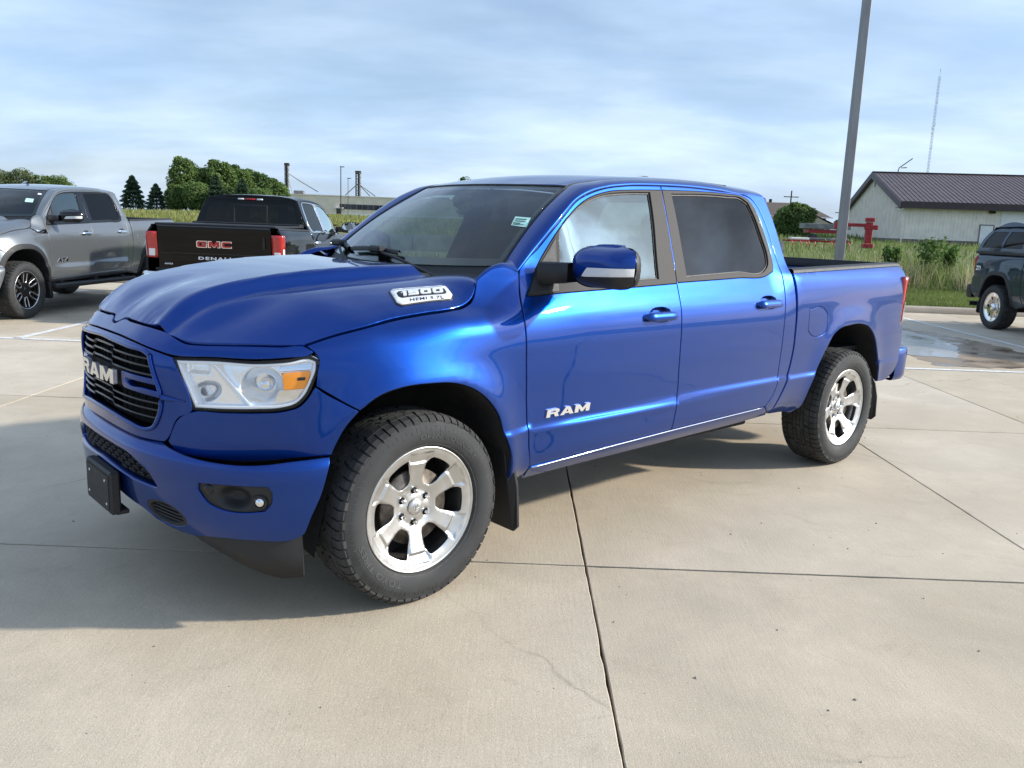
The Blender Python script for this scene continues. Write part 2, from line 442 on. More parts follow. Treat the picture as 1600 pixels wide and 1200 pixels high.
def text2d(s, bold=0., spacing=1.0):
    """glyph outlines of the built-in font as a flat triangulated mesh, height of capitals = 1"""
    key = (s, bold, spacing)
    if key in _txt: return _txt[key]
    cu = bpy.data.curves.new('t', 'FONT'); cu.body = s; cu.size = 1.0; cu.offset = bold; cu.resolution_u = 3; cu.space_character = spacing
    ob = bpy.data.objects.new('t', cu); COL.objects.link(ob)
    dg = bpy.context.evaluated_depsgraph_get(); dg.update(); me = bpy.data.meshes.new_from_object(ob.evaluated_get(dg))
    V = np.array([v.co[:] for v in me.vertices]); F = [tuple(p.vertices) for p in me.polygons]
    bpy.data.objects.remove(ob); bpy.data.curves.remove(cu); bpy.data.meshes.remove(me)
    V = V[:, :2] - V[:, :2].min(0); V = V / V[:, 1].max()
    _txt[key] = (V, F); return _txt[key]
def thick2d(V, F, fmap, h0=0., h1=.004):
    """extrude a flat 2D mesh along the third argument of fmap(x, y, h)"""
    n = len(V); cnt = {}
    for f in F:
        for a, b in zip(f, f[1:] + f[:1]): cnt[(a, b)] = cnt.get((a, b), 0) + 1
    F2 = [tuple(i + n for i in f) for f in F]
    for (a, b) in cnt:
        if (b, a) not in cnt: F2.append((a, b, b + n, a + n))
    P = np.vstack([fmap(V[:, 0], V[:, 1], h0), fmap(V[:, 0], V[:, 1], h1)])
    return P, F2
def poly2d(loops):
    U, F, _ = tri2d([np.array(l, float) for l in loops], np.zeros((0, 2)))
    return U, [tuple(int(q) for q in f) for f in F]
# wide slab letters used on truck badges (unit height, advance width given)
GL = {
 'R': ([(0,0),(0,1),(.95,1),(1.12,.86),(1.12,.56),(.98,.45),(1.16,0),(.80,0),(.66,.38),(.34,.38),(.34,0)], [[(.34,.60),(.34,.78),(.78,.78),(.78,.60)]], 1.16),
 'A': ([(0,0),(.44,1),(.84,1),(1.28,0),(.90,0),(.83,.18),(.44,.18),(.37,0)], [[(.53,.40),(.635,.70),(.74,.40)]], 1.28),
 'M': ([(0,0),(0,1),(.42,1),(.72,.48),(1.02,1),(1.44,1),(1.44,0),(1.08,0),(1.08,.52),(.80,.05),(.64,.05),(.36,.52),(.36,0)], [], 1.44),
 'G': ([(.14,0),(0,.14),(0,.86),(.14,1),(1.2,1),(1.2,.74),(.32,.74),(.32,.26),(.92,.26),(.92,.38),(.62,.38),(.62,.60),(1.2,.60),(1.2,0)], [], 1.2),
 'C': ([(.14,0),(0,.14),(0,.86),(.14,1),(1.2,1),(1.2,.74),(.32,.74),(.32,.26),(1.2,.26),(1.2,0)], [], 1.2),
 '1': ([(.0,.74),(.22,1),(.52,1),(.52,0),(.20,0),(.20,.74)], [], .52),
 '5': ([(0,0),(0,.24),(.68,.24),(.68,.40),(.10,.40),(0,.50),(0,1),(.98,1),(.98,.76),(.32,.76),(.32,.64),(.88,.64),(1,.54),(1,.12),(.88,0)], [], 1.0),
 '0': ([(.12,0),(0,.12),(0,.88),(.12,1),(.9,1),(1.02,.88),(1.02,.12),(.9,0)], [[(.33,.24),(.33,.76),(.69,.76),(.69,.24)]], 1.02),
}
def slab_word(word, gap=.12, slant=0.):
    x = 0; out = []
    for ch in word:
        o, h, w = GL[ch]; U, F = poly2d([o] + h)
        out.append((ch, np.stack([U[:, 0] + x + slant * U[:, 1], U[:, 1]], -1), F)); x += w + gap
    return out, x - gap
def on_surf(fn, u0, w0, du, dw, ref=None):
    """map text coordinates (x, y in letter heights, h outward) on a surface from the corner (u0, w0); du, dw = (u, w) steps per unit"""
    def f(x, y, h):
        U = np.stack([u0 + x * du[0] + y * dw[0], w0 + x * du[1] + y * dw[1]], -1); P = fn(U[:, 0], U[:, 1]); n = fd_normals(fn, U)
        r = REF if ref is None else ref
        if ((P - r) * n).sum(-1).mean() < 0: n = -n
        return P + n * h
    return f
# ------------------------------------------------------------------ body surfaces of a crew cab pickup (local: x rearward from the front axle, -y = driver side)
def pchip(x,y):
    x=np.array(x,float);y=np.array(y,float);h=np.diff(x);dl=np.diff(y)/h
    m=np.zeros_like(y); m[0]=dl[0];m[-1]=dl[-1]
    for i in range(1,len(x)-1):
        if dl[i-1]*dl[i]>0:
            w1=2*h[i]+h[i-1];w2=h[i]+2*h[i-1];m[i]=(w1+w2)/(w1/dl[i-1]+w2/dl[i])
    def f(t):
        t=np.clip(np.asarray(t,float),x[0],x[-1]); k=np.clip(np.searchsorted(x,t)-1,0,len(x)-2)
        u=(t-x[k])/h[k]; 
        return ((1+2*u)*(1-u)**2)*y[k]+u*(1-u)**2*h[k]*m[k]+u*u*(3-2*u)*y[k+1]+u*u*(u-1)*h[k]*m[k+1]
    return f
def spline(x,y):
    "natural cubic spline"
    x=np.array(x,float);y=np.array(y,float);n=len(x);h=np.diff(x)
    A=np.eye(n);r=np.zeros(n)
    for i in range(1,n-1):
        A[i,i-1]=h[i-1];A[i,i]=2*(h[i-1]+h[i]);A[i,i+1]=h[i];r[i]=6*((y[i+1]-y[i])/h[i]-(y[i]-y[i-1])/h[i-1])
    M=np.linalg.solve(A,r)
    def f(t):
        t=np.clip(np.asarray(t,float),x[0],x[-1]); k=np.clip(np.searchsorted(x,t)-1,0,n-2)
        a=(x[k+1]-t)/h[k];b=(t-x[k])/h[k]
        return a*y[k]+b*y[k+1]+((a**3-a)*M[k]+(b**3-b)*M[k+1])*h[k]**2/6
    return f
def plan(pts,tail):
    """plan curve from centre nose round the corner; arclength so that s=x at last nose point; returns C(s)->(x,v),(nx,nv), s_min"""
    P=np.array(pts,float)
    P2=np.vstack([[P[1,0],-P[1,1]],P,np.array(tail,float)])
    L=np.r_[0,np.cumsum(np.hypot(*np.diff(P2,axis=0).T))]
    fx,fv=spline(L,P2[:,0]),spline(L,P2[:,1])
    T=np.linspace(0,L[-1],4001);X,V=fx(T),fv(T)
    S=np.r_[0,np.cumsum(np.hypot(np.diff(X),np.diff(V)))]
    k0=np.argmin(abs(V)+(X>0)*9); kz=np.argmin(abs(X)+(V<.5)*9)
    S=S-S[kz]
    dx,dv=np.gradient(X,S),np.gradient(V,S)
    def C(s):
        s=np.asarray(s,float)
        x,v=np.interp(s,S,X),np.interp(s,S,V)
        tx,tv=np.interp(s,S,dx),np.interp(s,S,dv);l=np.hypot(tx,tv)
        return x,v,-tv/l,tx/l
    m_=X<0; kk=int(np.where(m_[:-1]&(V[:-1]<=0)&(V[1:]>0))[0][0]); s0=S[kk]+(S[kk+1]-S[kk])*(-V[kk])/(V[kk+1]-V[kk])
    return C,float(s0),S[-1]
PLAN=[(-.955,0),(-.950,.15),(-.928,.33),(-.868,.49),(-.775,.625),(-.66,.74),(-.55,.835),(-.43,.905),(-.29,.955),(-.15,.985)]
TAIL=[(0,1.0),(.3,1.004),(.7,1.004),(1.5,1.004),(2.5,1.004),(3.3,1.0),(4.0,.993),(4.4,.985),(4.52,.975)]
CM,S0,S1=plan(PLAN,TAIL)
# depth profile stations along s
ST=[
(-1.7,[(.3,-.05),(.55,0),(.95,0),(1.02,-.004),(1.08,-.025),(1.14,-.075),(1.2,-.15)]),
(-.95,[(.3,-.05),(.55,-.004),(.70,0),(.95,0),(1.02,-.004),(1.08,-.02),(1.14,-.06),(1.2,-.12)]),
(-.55,[(.3,-.05),(.55,0),(.9,.004),(1.0,0),(1.05,-.008),(1.10,-.028),(1.15,-.07),(1.2,-.14)]),
(-.2,[(.3,-.03),(.5,0),(.68,.002),(.72,.0),(.9,.008),(1.02,.004),(1.1,-.012),(1.15,-.038),(1.19,-.078),(1.23,-.14),(1.3,-.26)]),
(.25,[(.3,-.06),(.45,-.03),(.5,-.006),(.68,.004),(.71,-.004),(.9,.002),(1.05,.0),(1.12,-.008),(1.17,-.025),(1.21,-.058),(1.245,-.105),(1.30,-.15),(1.42,-.195),(1.5,-.24)]),
(.62,[(.3,-.10),(.40,-.09),(.445,-.055),(.50,-.014),(.56,-.002),(.64,.003),(.68,.006),(.705,-.005),(.8,-.004),(.95,0),(1.05,0),(1.12,-.005),(1.18,-.018),(1.24,-.042),(1.30,-.075),(1.36,-.112),(1.42,-.152),(1.5,-.183),(1.65,-.237),(1.80,-.292),(1.86,-.316),(1.95,-.37)]),
(1.0,[(.3,-.10),(.40,-.09),(.445,-.055),(.50,-.014),(.56,-.002),(.64,.003),(.668,.006),(.692,-.006),(.8,-.004),(.95,0),(1.05,0),(1.12,-.004),(1.18,-.014),(1.24,-.034),(1.30,-.060),(1.34,-.078),(1.40,-.102),(1.5,-.141),(1.65,-.2),(1.80,-.262),(1.84,-.28),(1.95,-.36)]),
(2.6,[(.3,-.10),(.42,-.09),(.465,-.055),(.52,-.014),(.58,-.002),(.66,.003),(.695,.006),(.72,-.006),(.82,-.004),(.95,0),(1.05,0),(1.12,-.004),(1.18,-.014),(1.24,-.034),(1.30,-.060),(1.34,-.076),(1.40,-.1),(1.5,-.14),(1.65,-.2),(1.80,-.262),(1.84,-.28),(1.95,-.36)]),
(2.95,[(.3,-.12),(.45,-.075),(.50,-.045),(.6,-.012),(.66,-.003),(.70,.0),(.72,-.008),(.82,-.006),(.95,0),(1.05,0),(1.15,-.003),(1.25,-.014),(1.31,-.028),(1.36,-.05),(1.40,-.085),(1.5,-.14),(1.65,-.2),(1.80,-.262),(1.84,-.28),(1.95,-.36)]),
(3.6,[(.3,-.12),(.45,-.06),(.50,-.03),(.6,-.01),(.66,-.003),(.70,.0),(.72,-.004),(.82,-.003),(.95,0),(1.05,0),(1.15,-.003),(1.25,-.012),(1.31,-.025),(1.36,-.05),(1.40,-.085),(1.5,-.2)]),
(4.52,[(.3,-.12),(.45,-.05),(.55,-.02),(.62,-.008),(.68,.0),(.72,-.004),(.82,-.003),(.95,0),(1.05,0),(1.15,-.003),(1.25,-.012),(1.31,-.025),(1.36,-.05),(1.40,-.085),(1.5,-.2)]),
]
STs=np.array([a for a,_ in ST]);STf=[pchip(*zip(*b)) for _,b in ST]
def sst(a,b,t):
    t=np.clip((t-a)/(b-a),0,1);return t*t*(3-2*t)
def dep(s,z):
    s,z=np.broadcast_arrays(np.asarray(s,float),np.asarray(z,float))
    D=np.stack([f(z) for f in STf])
    sc=np.clip(s,STs[0],STs[-1]);k=np.clip(np.searchsorted(STs,sc)-1,0,len(STs)-2)
    u=(sc-STs[k])/(STs[k+1]-STs[k]);u=u*u*(3-2*u)
    a=np.take_along_axis(D,k[None],0)[0];b=np.take_along_axis(D,k[None]+1,0)[0]
    d=a*(1-u)+b*u
    for cx,rx,rz,am,w in((0.0,.46,.545,.036,.16),(3.63,.46,.60,.018,.16)):
        dx=np.abs(s-cx)/rx;dz=np.clip(z-.41,0,9)/rz
        r=(dx**2.6+dz**2.6)**(1/2.6)
        fade=1-sst(1.08,1.22,z)
        d=d+am*fade*np.exp(-(np.clip(r-1,0,9)/w)**1.6)
    return d
def W(s,z):
    x,v,nx,nv=CM(s);d=dep(s,z)
    z=np.asarray(z,float)+0*x
    return np.stack([x+nx*d,-(v+nv*d),z],-1)
# bumper
PLANB=[(-.965,0),(-.960,.18),(-.942,.35),(-.893,.53),(-.82,.70),(-.72,.85),(-.61,.94),(-.50,.985)]
CB,B0,B1=plan(PLANB,[(-.40,1.0),(0,1.0)])
BP=pchip(*zip(*[(.28,-.13),(.33,-.06),(.38,-.03),(.45,-.01),(.55,.0),(.63,.004),(.675,.0),(.70,-.012),(.72,-.035),(.735,-.075),(.74,-.14)]))
def WB(s,z):
    x,v,nx,nv=CB(s);d=BP(z);z=np.asarray(z,float)+0*x
    return np.stack([x+nx*d,-(v+nv*d),z],-1)
# hood
HT=spline([-1.0,-.95,-.9,-.82,-.72,-.55,-.2,.2,.5],[1.06,1.118,1.175,1.238,1.282,1.325,1.376,1.397,1.402])
HS=spline([-1.0,-.9,-.8,-.7,-.55,-.4,-.2,.0,.25,.5],[.99,1.09,1.175,1.225,1.265,1.288,1.311,1.326,1.342,1.352])
def H(x,v):
    x=np.asarray(x,float);v=np.abs(np.asarray(v,float)+0*x);x=x+0*v
    e=.40+.10*sst(-.8,.3,x)       # bulge edge
    b=1-sst(e-.035,e+.045,v)
    side=HS(x)+ .0*v
    # side slope down to the fender edge
    ve=.70+.06*sst(-.5,.2,x)
    q=np.clip(v-ve+.16,0,9)
    side=side-1.55*q**2*(1+.0*x)
    z=side*(1-b)+HT(x)*b
    z=z-.030*np.exp(-(v/.13)**2)*(1-sst(-.9,-.35,x)) - .02*np.exp(-(v/.3)**2)*(1-sst(-1.0,-.7,x))
    return z
def HW(x,v):
    return np.stack([np.asarray(x)+0*np.asarray(v),-np.asarray(v)+0*np.asarray(x),H(x,v)],-1)
def WS(a,b):
    "windshield a in -1..1 (+ = driver side), b 0 bottom..1 top"
    a=np.asarray(a,float);b=np.asarray(b,float)
    c=1-a*a
    x=.60+.555*b-c*(.19*(1-b)+.115*b)-.012*np.sin(np.pi*b)
    z=1.41+.39*b+c*(.007*b)-.022*c*(1-b)+.022*np.sin(np.pi*b)
    v=a*(.754-.149*b)
    return np.stack([x,-v,z],-1)
RF=spline([.9,1.05,1.3,1.7,2.2,2.7,2.95,3.05],[1.782,1.812,1.865,1.905,1.922,1.912,1.892,1.875])
def ROOF(x,v):
    v=np.abs(v); return RF(x)-.075*v**2-.9*np.clip(v-.52,0,9)**2
def WF(u,z,off=0):
    u=np.asarray(u,float)+0*np.asarray(z,float);p=W(S0+np.abs(u),z);p[...,1]*=np.where(u>=0,1,-1);return p
def WBF(u,z):
    u=np.asarray(u,float)+0*np.asarray(z,float);p=WB(B0+np.abs(u),z);p[...,1]*=np.where(u>=0,1,-1);return p
def HWs(x,v): return HW(x,v)
# hood edge shared with the fender and the header, and the hood pulled onto it
HOOD_EDGE_W = [(0,1.138),(.03,1.142),(.06,1.157),(.15,1.158),(.271,1.157),(.40,1.152),(.46,1.146),(.521,1.13),(.587,1.112),(.65,1.110),(.722,1.112),(.863,1.115),(.97,1.116),(1.06,1.119),(1.10,1.132),(1.17,1.152),(1.30,1.180),(1.46,1.207),(1.60,1.223),(1.74,1.235),(1.83,1.247),(1.885,1.272),(1.92,1.325),(1.93,1.352)]
_he = smooth_line([WF(np.array([u]), np.array([z]))[0] for u, z in HOOD_EDGE_W], 160)
_hd = _he[:, 2] + .003 - H(_he[:, 0], _he[:, 1])
def HC(x, v):
    x = np.asarray(x, float); v = np.asarray(v, float); sh = np.broadcast(x, v).shape
    X = np.broadcast_to(x, sh).ravel(); Vv = np.abs(np.broadcast_to(v, sh).ravel())
    z = H(X, Vv)
    d2 = (X[:, None] - _he[:, 0])**2 + (Vv[:, None] + _he[:, 1])**2
    w = np.exp(-np.sqrt(d2) / .03) + 1e-30 ; dm = np.sqrt(d2.min(1))
    sg = .10 + .06 * sst(-.4, .3, X) + .17 * sst(.44, .60, Vv) * (1 - sst(-.55, -.15, X))
    z = z + (w * _hd).sum(1) / w.sum(1) * np.exp(-(dm / sg)**1.6)
    return np.stack([X, -np.broadcast_to(v, sh).ravel(), z], -1).reshape(*sh, 3)
def RW(x, v): x = np.asarray(x, float); return np.stack([x + 0*v, -np.asarray(v, float) + 0*x, ROOF(x, v)], -1)
def Woff(o):
    def f(s, z):
        p = W(s, z); e = 6e-4
        n = nrm(np.cross(W(s + e, z) - W(s - e, z), W(s, z + e) - W(s, z - e))); n = np.where(n[..., 1:2] > 0, -n, n)
        return p + n * o
    return f
# ------------------------------------------------------------------ wheels
WH_R = .410
def wheel_face(style):
    def h(x, z):
        r = np.hypot(x, z); th = np.arctan2(z, x)
        if style == 'six':
            ph = (th - math.pi/2 + math.pi/6) % (math.pi/3) - math.pi/6          # angle from the nearest spoke
            a = r * np.tan(np.clip(ph, -.5, .5))
            y = np.interp(r, [0, .05, .075, .10, .17, .215, .245, .262], [-.052, -.054, -.058, -.050, -.034, -.018, -.006, -.002])
            pad = (1 - sst(.0, .010, np.abs(a) - np.interp(r, [.19, .25], [.030, .058]))) * sst(.196, .206, r) * (1 - sst(.243, .251, r))
            y = y - .009 * pad
            lug = np.exp(-((r - .070)**2 + (r * ph)**2) / .013**2); y = y - .012 * lug
            edge = sst(.030, .052, np.abs(a)) * sst(.10, .13, r) * (1 - sst(.19, .23, r)); y = y - .012 * edge
        else:
            y = np.interp(r, [0, .06, .12, .20, .25, .262], [-.03, -.032, -.03, -.022, -.010, -.004])
        return y
    return lambda x, z: np.stack([x, -h(x, z), z], -1)
def rot2(P, a): c, s = math.cos(a), math.sin(a); P = np.array(P); return np.stack([P[:, 0]*c - P[:, 1]*s, P[:, 0]*s + P[:, 1]*c], -1)
def build_wheel_meshes(style, fine=True):
    """rim face + barrel in the wheel's own frame (axle = y, outside = -y, lip plane at y=0)"""
    th = np.linspace(0, 2*math.pi, 73)[:-1]; circ = np.stack([.262*np.cos(th), .262*np.sin(th)], -1)
    holes = []
    if style == 'six':
        half = [(.106,.018),(.120,.033),(.16,.047),(.192,.057),(.210,.058),(.221,.050),(.225,.026)]
        for k in range(6):
            P = [(r, a) for r, a in half] + [(r, -a) for r, a in half[::-1]]
            holes.append(rot2(P, k*math.pi/3 + 0))
        holes = [rot2(h, 0) for h in holes]
    elif style == 'split':
        for k in range(6):
            a0 = math.pi/2 + k*math.pi/3
            P = [(.105,.012),(.235,.020),(.243,0),(.235,-.020),(.105,-.012),(.095,0)]; holes.append(rot2(P, a0))
            P = [(.13,.012),(.235,.046),(.243,0),(.235,-.046),(.13,-.012),(.115,0)]; holes.append(rot2(P, a0 + math.pi/6))
    else:
        for k in range(6):
            P = [(.135,.016),(.165,.030),(.20,.028),(.214,0),(.20,-.028),(.165,-.030),(.135,-.016)]; holes.append(rot2(P, math.pi/6 + k*math.pi/3))
    V, F, n = panel(wheel_face(style), circ, holes, res=.010 if fine else .022, inset=0, lip=.002, thick=.035, ref=(0, .5, 0))
    b, bf = lathe([(.002, .262), (-.004, .268), (-.003, .273), (.004, .2745), (.012, .272), (.02, .262), (.06, .25), (.20, .245), (.21, .262)], 72 if fine else 40)
    return V, F, n, b, bf
def tyre_mesh(fine=True):
    # axial measured inward from the lip plane (outside negative)
    p = [(.022,.262),(.004,.273),(-.010,.283),(-.019,.300),(-.0235,.322),(-.0245,.340),(-.0215,.356),(-.0190,.360),(-.0165,.376),(-.006,.392),(.010,.3985),(.03,.4005),(.12,.403),(.21,.4005),(.232,.3985),(.247,.392),(.262,.37),(.268,.33),(.260,.29),(.24,.262)]
    return lathe(p, 96 if fine else 48)
def tread_mesh(n=46):
    parts = []; r1 = .4105; r0 = .398
    def blk(th0, th1, y0, y1, skew=0., ro0=r1, ro1=r1):
        v = []
        for y, ro, sk in ((y0, ro0, 0), (y1, ro1, skew)):
            for t in (th0, th1):
                for r in (r0 - .004, ro): v.append((r * math.cos(t + sk), y, r * math.sin(t + sk)))
        return np.array(v), [(0,1,3,2),(4,6,7,5),(1,5,7,3),(0,2,6,4),(0,4,5,1),(2,3,7,6)]
    st = 2*math.pi/n
    for k in range(n):
        t = k*st; j = .12 * st * (1 if k % 3 else -1)
        # shoulder lugs that reach down the sidewalls
        for (ya, yb, yc, s) in ((.036, .004, -.0165, 1), (.207, .239, .2585, -1)):
            parts.append(blk(t + .05*st, t + .84*st, ya, yb, .14*st*s, r1 - .0015, r1 - .006))
            v = []; L = (.386 if k % 2 else .376)
            for (r, y) in ((r1 - .0062, yb), (r1 - .020, yc + s*.0006), (L, yc + s*.0005)):
                for tt in (t + .18*st, t + .96*st): v.append((r*math.cos(tt), y, r*math.sin(tt)))
            vv = np.array(v); inn = vv.copy(); inn[:, 1] += s*.010; inn[:, [0, 2]] *= .985
            f = [(0,1,3,2),(2,3,5,4)] + [(i, j2, j2+6, i+6) for i, j2 in ((0,2),(2,4),(4,5),(5,3),(3,1))]
            parts.append((np.vstack([vv, inn]), f))
        for q, (ya, yb) in enumerate(((.042, .078), (.084, .104), (.108, .132), (.138, .160), (.165, .201))):
            o = (.5 if q % 2 else 0)*st
            parts.append(blk(t + o + .05*st, t + o + .86*st + j, ya, yb, (.30 if q % 2 else -.30)*st))
    return join(parts)
def ring_text(s, r, th0, size, bold=.012, spacing=1.1, wide=1.35):
    V, F = text2d(s, bold, spacing)
    w = V[:, 0].max() * size * wide
    def f(x, y, h):
        rr = r + y*size; th = th0 - (x*size*wide - w/2) / r
        yy = np.interp(rr, [.273,.283,.300,.322,.340,.356,.376], [-.004,.010,.019,.0235,.0245,.0215,.0165])
        return np.stack([rr*np.cos(th), -(yy + h), rr*np.sin(th)], -1)
    return thick2d(V, F, f, -.001, .0016)
_wl = {}
def make_wheel(style, fine, parent, loc, rz=0., spin=0., first=None):
    key = (style, fine)
    if key in _wl:
        root = _wl[key]; o = root.copy(); COL.objects.link(o); o.parent = parent; o.location = loc; o.rotation_euler = (0, spin, rz)
        for ch in root.children:
            c = ch.copy(); COL.objects.link(c); c.parent = o
        return o
    V, F, n, b, bf = build_wheel_meshes(style, fine)
    face_m = {'six': 'alloy', 'split': 'dark_alloy', 'steel': 'chrome'}[style]
    rim = put('wheel', V, F, face_m, parent, nor=n, loc=loc, rot=(0, spin, rz)); _wl[key] = rim
    put('rim_barrel', b, bf, 'machined_alloy' if style != 'six' else 'alloy', rim)
    v, f = tyre_mesh(fine); put('tyre', v, f, 'rubber', rim)
    v, f = tread_mesh(62 if fine else 48); put('tread', v, f, 'tread_rubber', rim, smooth=False, kind='stuff')
    v, f = lathe([(.06, .0), (.06, .165), (.085, .165), (.085, .0)], 40); put('brake_disc', v, f, 'brake_steel', rim)
    v, f = lathe([(.19, .0), (.19, .25), (.20, .25)], 32); put('wheel_back', v, f, 'cavity_black', rim)
    if style == 'six':
        if fine:
            for k in range(6):
                a = math.pi/2 + k*math.pi/3; c = (.070*math.cos(a), .050, .070*math.sin(a))
                put('lug_nut', *lathe([(.012, .0095), (-.010, .0095), (-.016, .006), (-.017, .0)], 6, c=c), 'chrome', rim, smooth=False)
                put('lug_seat', *lathe([(.0085, .0155), (.0095, .0)], 20, c=c), 'cavity_black', rim)
        put('wheel_cap', *lathe([(.050, .036), (.046, .0345), (.043, .031), (.0405, .02), (.0395, .0)], 32), 'alloy', rim)
        # ram's head on the cap: horns and muzzle in low relief
        em = []
        for s in (-1, 1):
            t = np.linspace(0, 1, 9); em.append(tube(np.stack([s*(.004 + .012*np.sin(t*2.6)), np.full(9, .0395), .011 - .015*t], -1), np.linspace(.0035, .0018, 9), 6))
        em.append(tube([(0, .0395, .010), (0, .0385, -.004), (0, .0395, -.016)], [.004, .006, .003], 8))
        put('cap_emblem', *join(em), 'emblem_silver', rim)
        ly = []
        for s, a in (('OPEN COUNTRY', 66),): ly.append(ring_text(s, .312, R(a), .021))
        for s, a in (('TOYO TIRES', 222),): ly.append(ring_text(s, .309, R(a), .026))
        for q in ly: put('tyre_lettering', *q, 'tyre_lettering', rim, smooth=False)
        # moulded ribs and the fine ring on the sidewall
        rb = []
        for k in range(92):
            a = 2*math.pi*k/92 + rng.normal(0, .004); r0_, r1_ = (.338, .362) if k % 4 == 0 else (.349, .366) if k % 2 else (.344, .358); j_ = rng.normal(0, .008)
            yy = lambda r: np.interp(r, [.322,.340,.356,.360,.376], [-.0235,-.0245,-.0215,-.0190,-.0165])
            rb.append(tube([(r*math.cos(a + j_*q), yy(r) - .0002, r*math.sin(a + j_*q)) for q, r in ((0, r0_), (.5, (r0_ + r1_)/2), (1, r1_))], .0010, 4, caps=False))
        put('sidewall_ribs', *join(rb), 'tyre_lettering', rim, smooth=False, kind='stuff')
        put('sidewall_ring', *lathe([(-.0105, .2835), (-.0125, .285), (-.0125, .287)], 72), 'tyre_lettering', rim)
    elif style == 'split':
        sp = []
        for k in range(6):
            a = math.pi/2 + k*math.pi/3; P = [(.243,.036),(.13,.030),(.108,.022),(.100,0),(.108,-.022),(.13,-.030),(.243,-.036)]
            Q = rot2(P, a); yy = np.interp(np.hypot(Q[:, 0], Q[:, 1]), [0,.06,.12,.2,.25], [.03,.032,.03,.022,.010])
            sp.append(tube(smooth_line(np.stack([Q[:, 0], -( -yy) - .001 - 2*yy + 2*yy, Q[:, 1]], -1) * (1, 1, 1), 18), .0065, 6))
        put('spoke_face', *join(sp), 'machined_alloy', rim)
        put('wheel_cap', *lathe([(.030, .034), (.022, .030), (.020, 0)], 24), 'gloss_black', rim)
    else:
        put('wheel_cap', *lathe([(.03, .075), (.005, .070), (-.004, .055), (-.006, 0)], 28), 'chrome', rim)
    return rim

# ------------------------------------------------------------------ outlines on the body side (s, z)
ARCH_F = [(.47,.46),(.449,.584),(.399,.696),(.367,.778),(.314,.842),(.238,.901),(.121,.946),(-.006,.958),(-.138,.952),(-.227,.926),(-.30,.873),(-.352,.812),(-.385,.751),(-.401,.712)]
ARCH_R = [(3.115,.47),(3.125,.60),(3.194,.753),(3.285,.88),(3.34,.945),(3.42,.985),(3.572,1.004),(3.745,1.004),(3.883,.971),(3.985,.891),(4.045,.80),(4.12,.66),(4.18,.545)]
DOOR_FRONT = [(.607,.494),(.583,.60),(.573,.687),(.555,.90),(.546,1.08),(.547,1.2),(.562,1.292),(.603,1.388),(.749,1.494),(.86,1.583),(.969,1.665),(1.054,1.722),(1.167,1.766),(1.294,1.798),(1.452,1.819),(1.767,1.838)]
B_LINE = [(1.767,1.838),(1.757,1.74),(1.74,1.60),(1.715,1.42),(1.700,1.32),(1.690,1.25),(1.682,1.15),(1.680,1.0),(1.684,.863),(1.690,.748),(1.680,.66),(1.665,.526)]
C_LINE = [(2.05,1.844),(2.331,1.838),(2.56,1.829),(2.64,1.812),(2.69,1.772),(2.725,1.70),(2.752,1.559),(2.758,1.40),(2.748,1.28),(2.73,1.144),(2.722,.954),(2.72,.84),(2.712,.72),(2.675,.62),(2.60,.545)]
CAB_BACK = [(2.80,1.832),(2.835,1.70),(2.852,1.56),(2.85,1.40),(2.852,1.25),(2.861,.993),(2.855,.82),(2.80,.66),(2.74,.56),(2.695,.475)]
SILL = [(.607,.490),(1.159,.512),(1.665,.526),(2.123,.536),(2.507,.543),(2.60,.545)]
FWIN = [(.600,1.285),(.660,1.345),(.727,1.416),(.80,1.492),(.878,1.567),(1.008,1.667),(1.128,1.731),(1.303,1.779),(1.523,1.800),(1.758,1.812),(1.738,1.62),(1.712,1.42),(1.698,1.322),(1.40,1.312),(.80,1.294)]
FGLASS = [(.820,1.335),(.865,1.46),(.893,1.572),(1.036,1.684),(1.160,1.736),(1.292,1.769),(1.45,1.786),(1.657,1.797),(1.628,1.64),(1.580,1.45),(1.556,1.345),(1.2,1.338)]
RWIN = [(1.775,1.813),(2.10,1.823),(2.40,1.824),(2.54,1.818),(2.62,1.795),(2.662,1.745),(2.69,1.64),(2.708,1.50),(2.702,1.42),(2.675,1.375),(2.60,1.352),(2.30,1.342),(1.708,1.326),(1.72,1.42),(1.747,1.62)]
RGLASS = [(1.843,1.798),(2.13,1.811),(2.40,1.813),(2.545,1.807),(2.602,1.780),(2.634,1.70),(2.656,1.58),(2.668,1.47),(2.645,1.41),(2.60,1.381),(2.3,1.371),(1.80,1.352),(1.81,1.45),(1.832,1.65)]
FTRIM = FWIN[:9] + [(1.762,1.812),(1.744,1.66),(1.737,1.60),(1.712,1.42),(1.6965,1.322)] + FWIN[13:]
RTRIM = [(1.770,1.813)] + RWIN[1:12] + [(1.7035,1.326),(1.7185,1.42),(1.7435,1.60),(1.7525,1.67)]
HL = [(-1.012,1.056),(-.842,1.062),(-.68,1.058),(-.56,1.068),(-.475,1.080),(-.450,1.068),(-.450,1.035),(-.468,.985),(-.492,.935),(-.530,.896),(-.580,.880),(-.68,.870),(-.80,.865),(-.925,.864)]
def seg(L, a, b): return [p for p in L[a:b]]

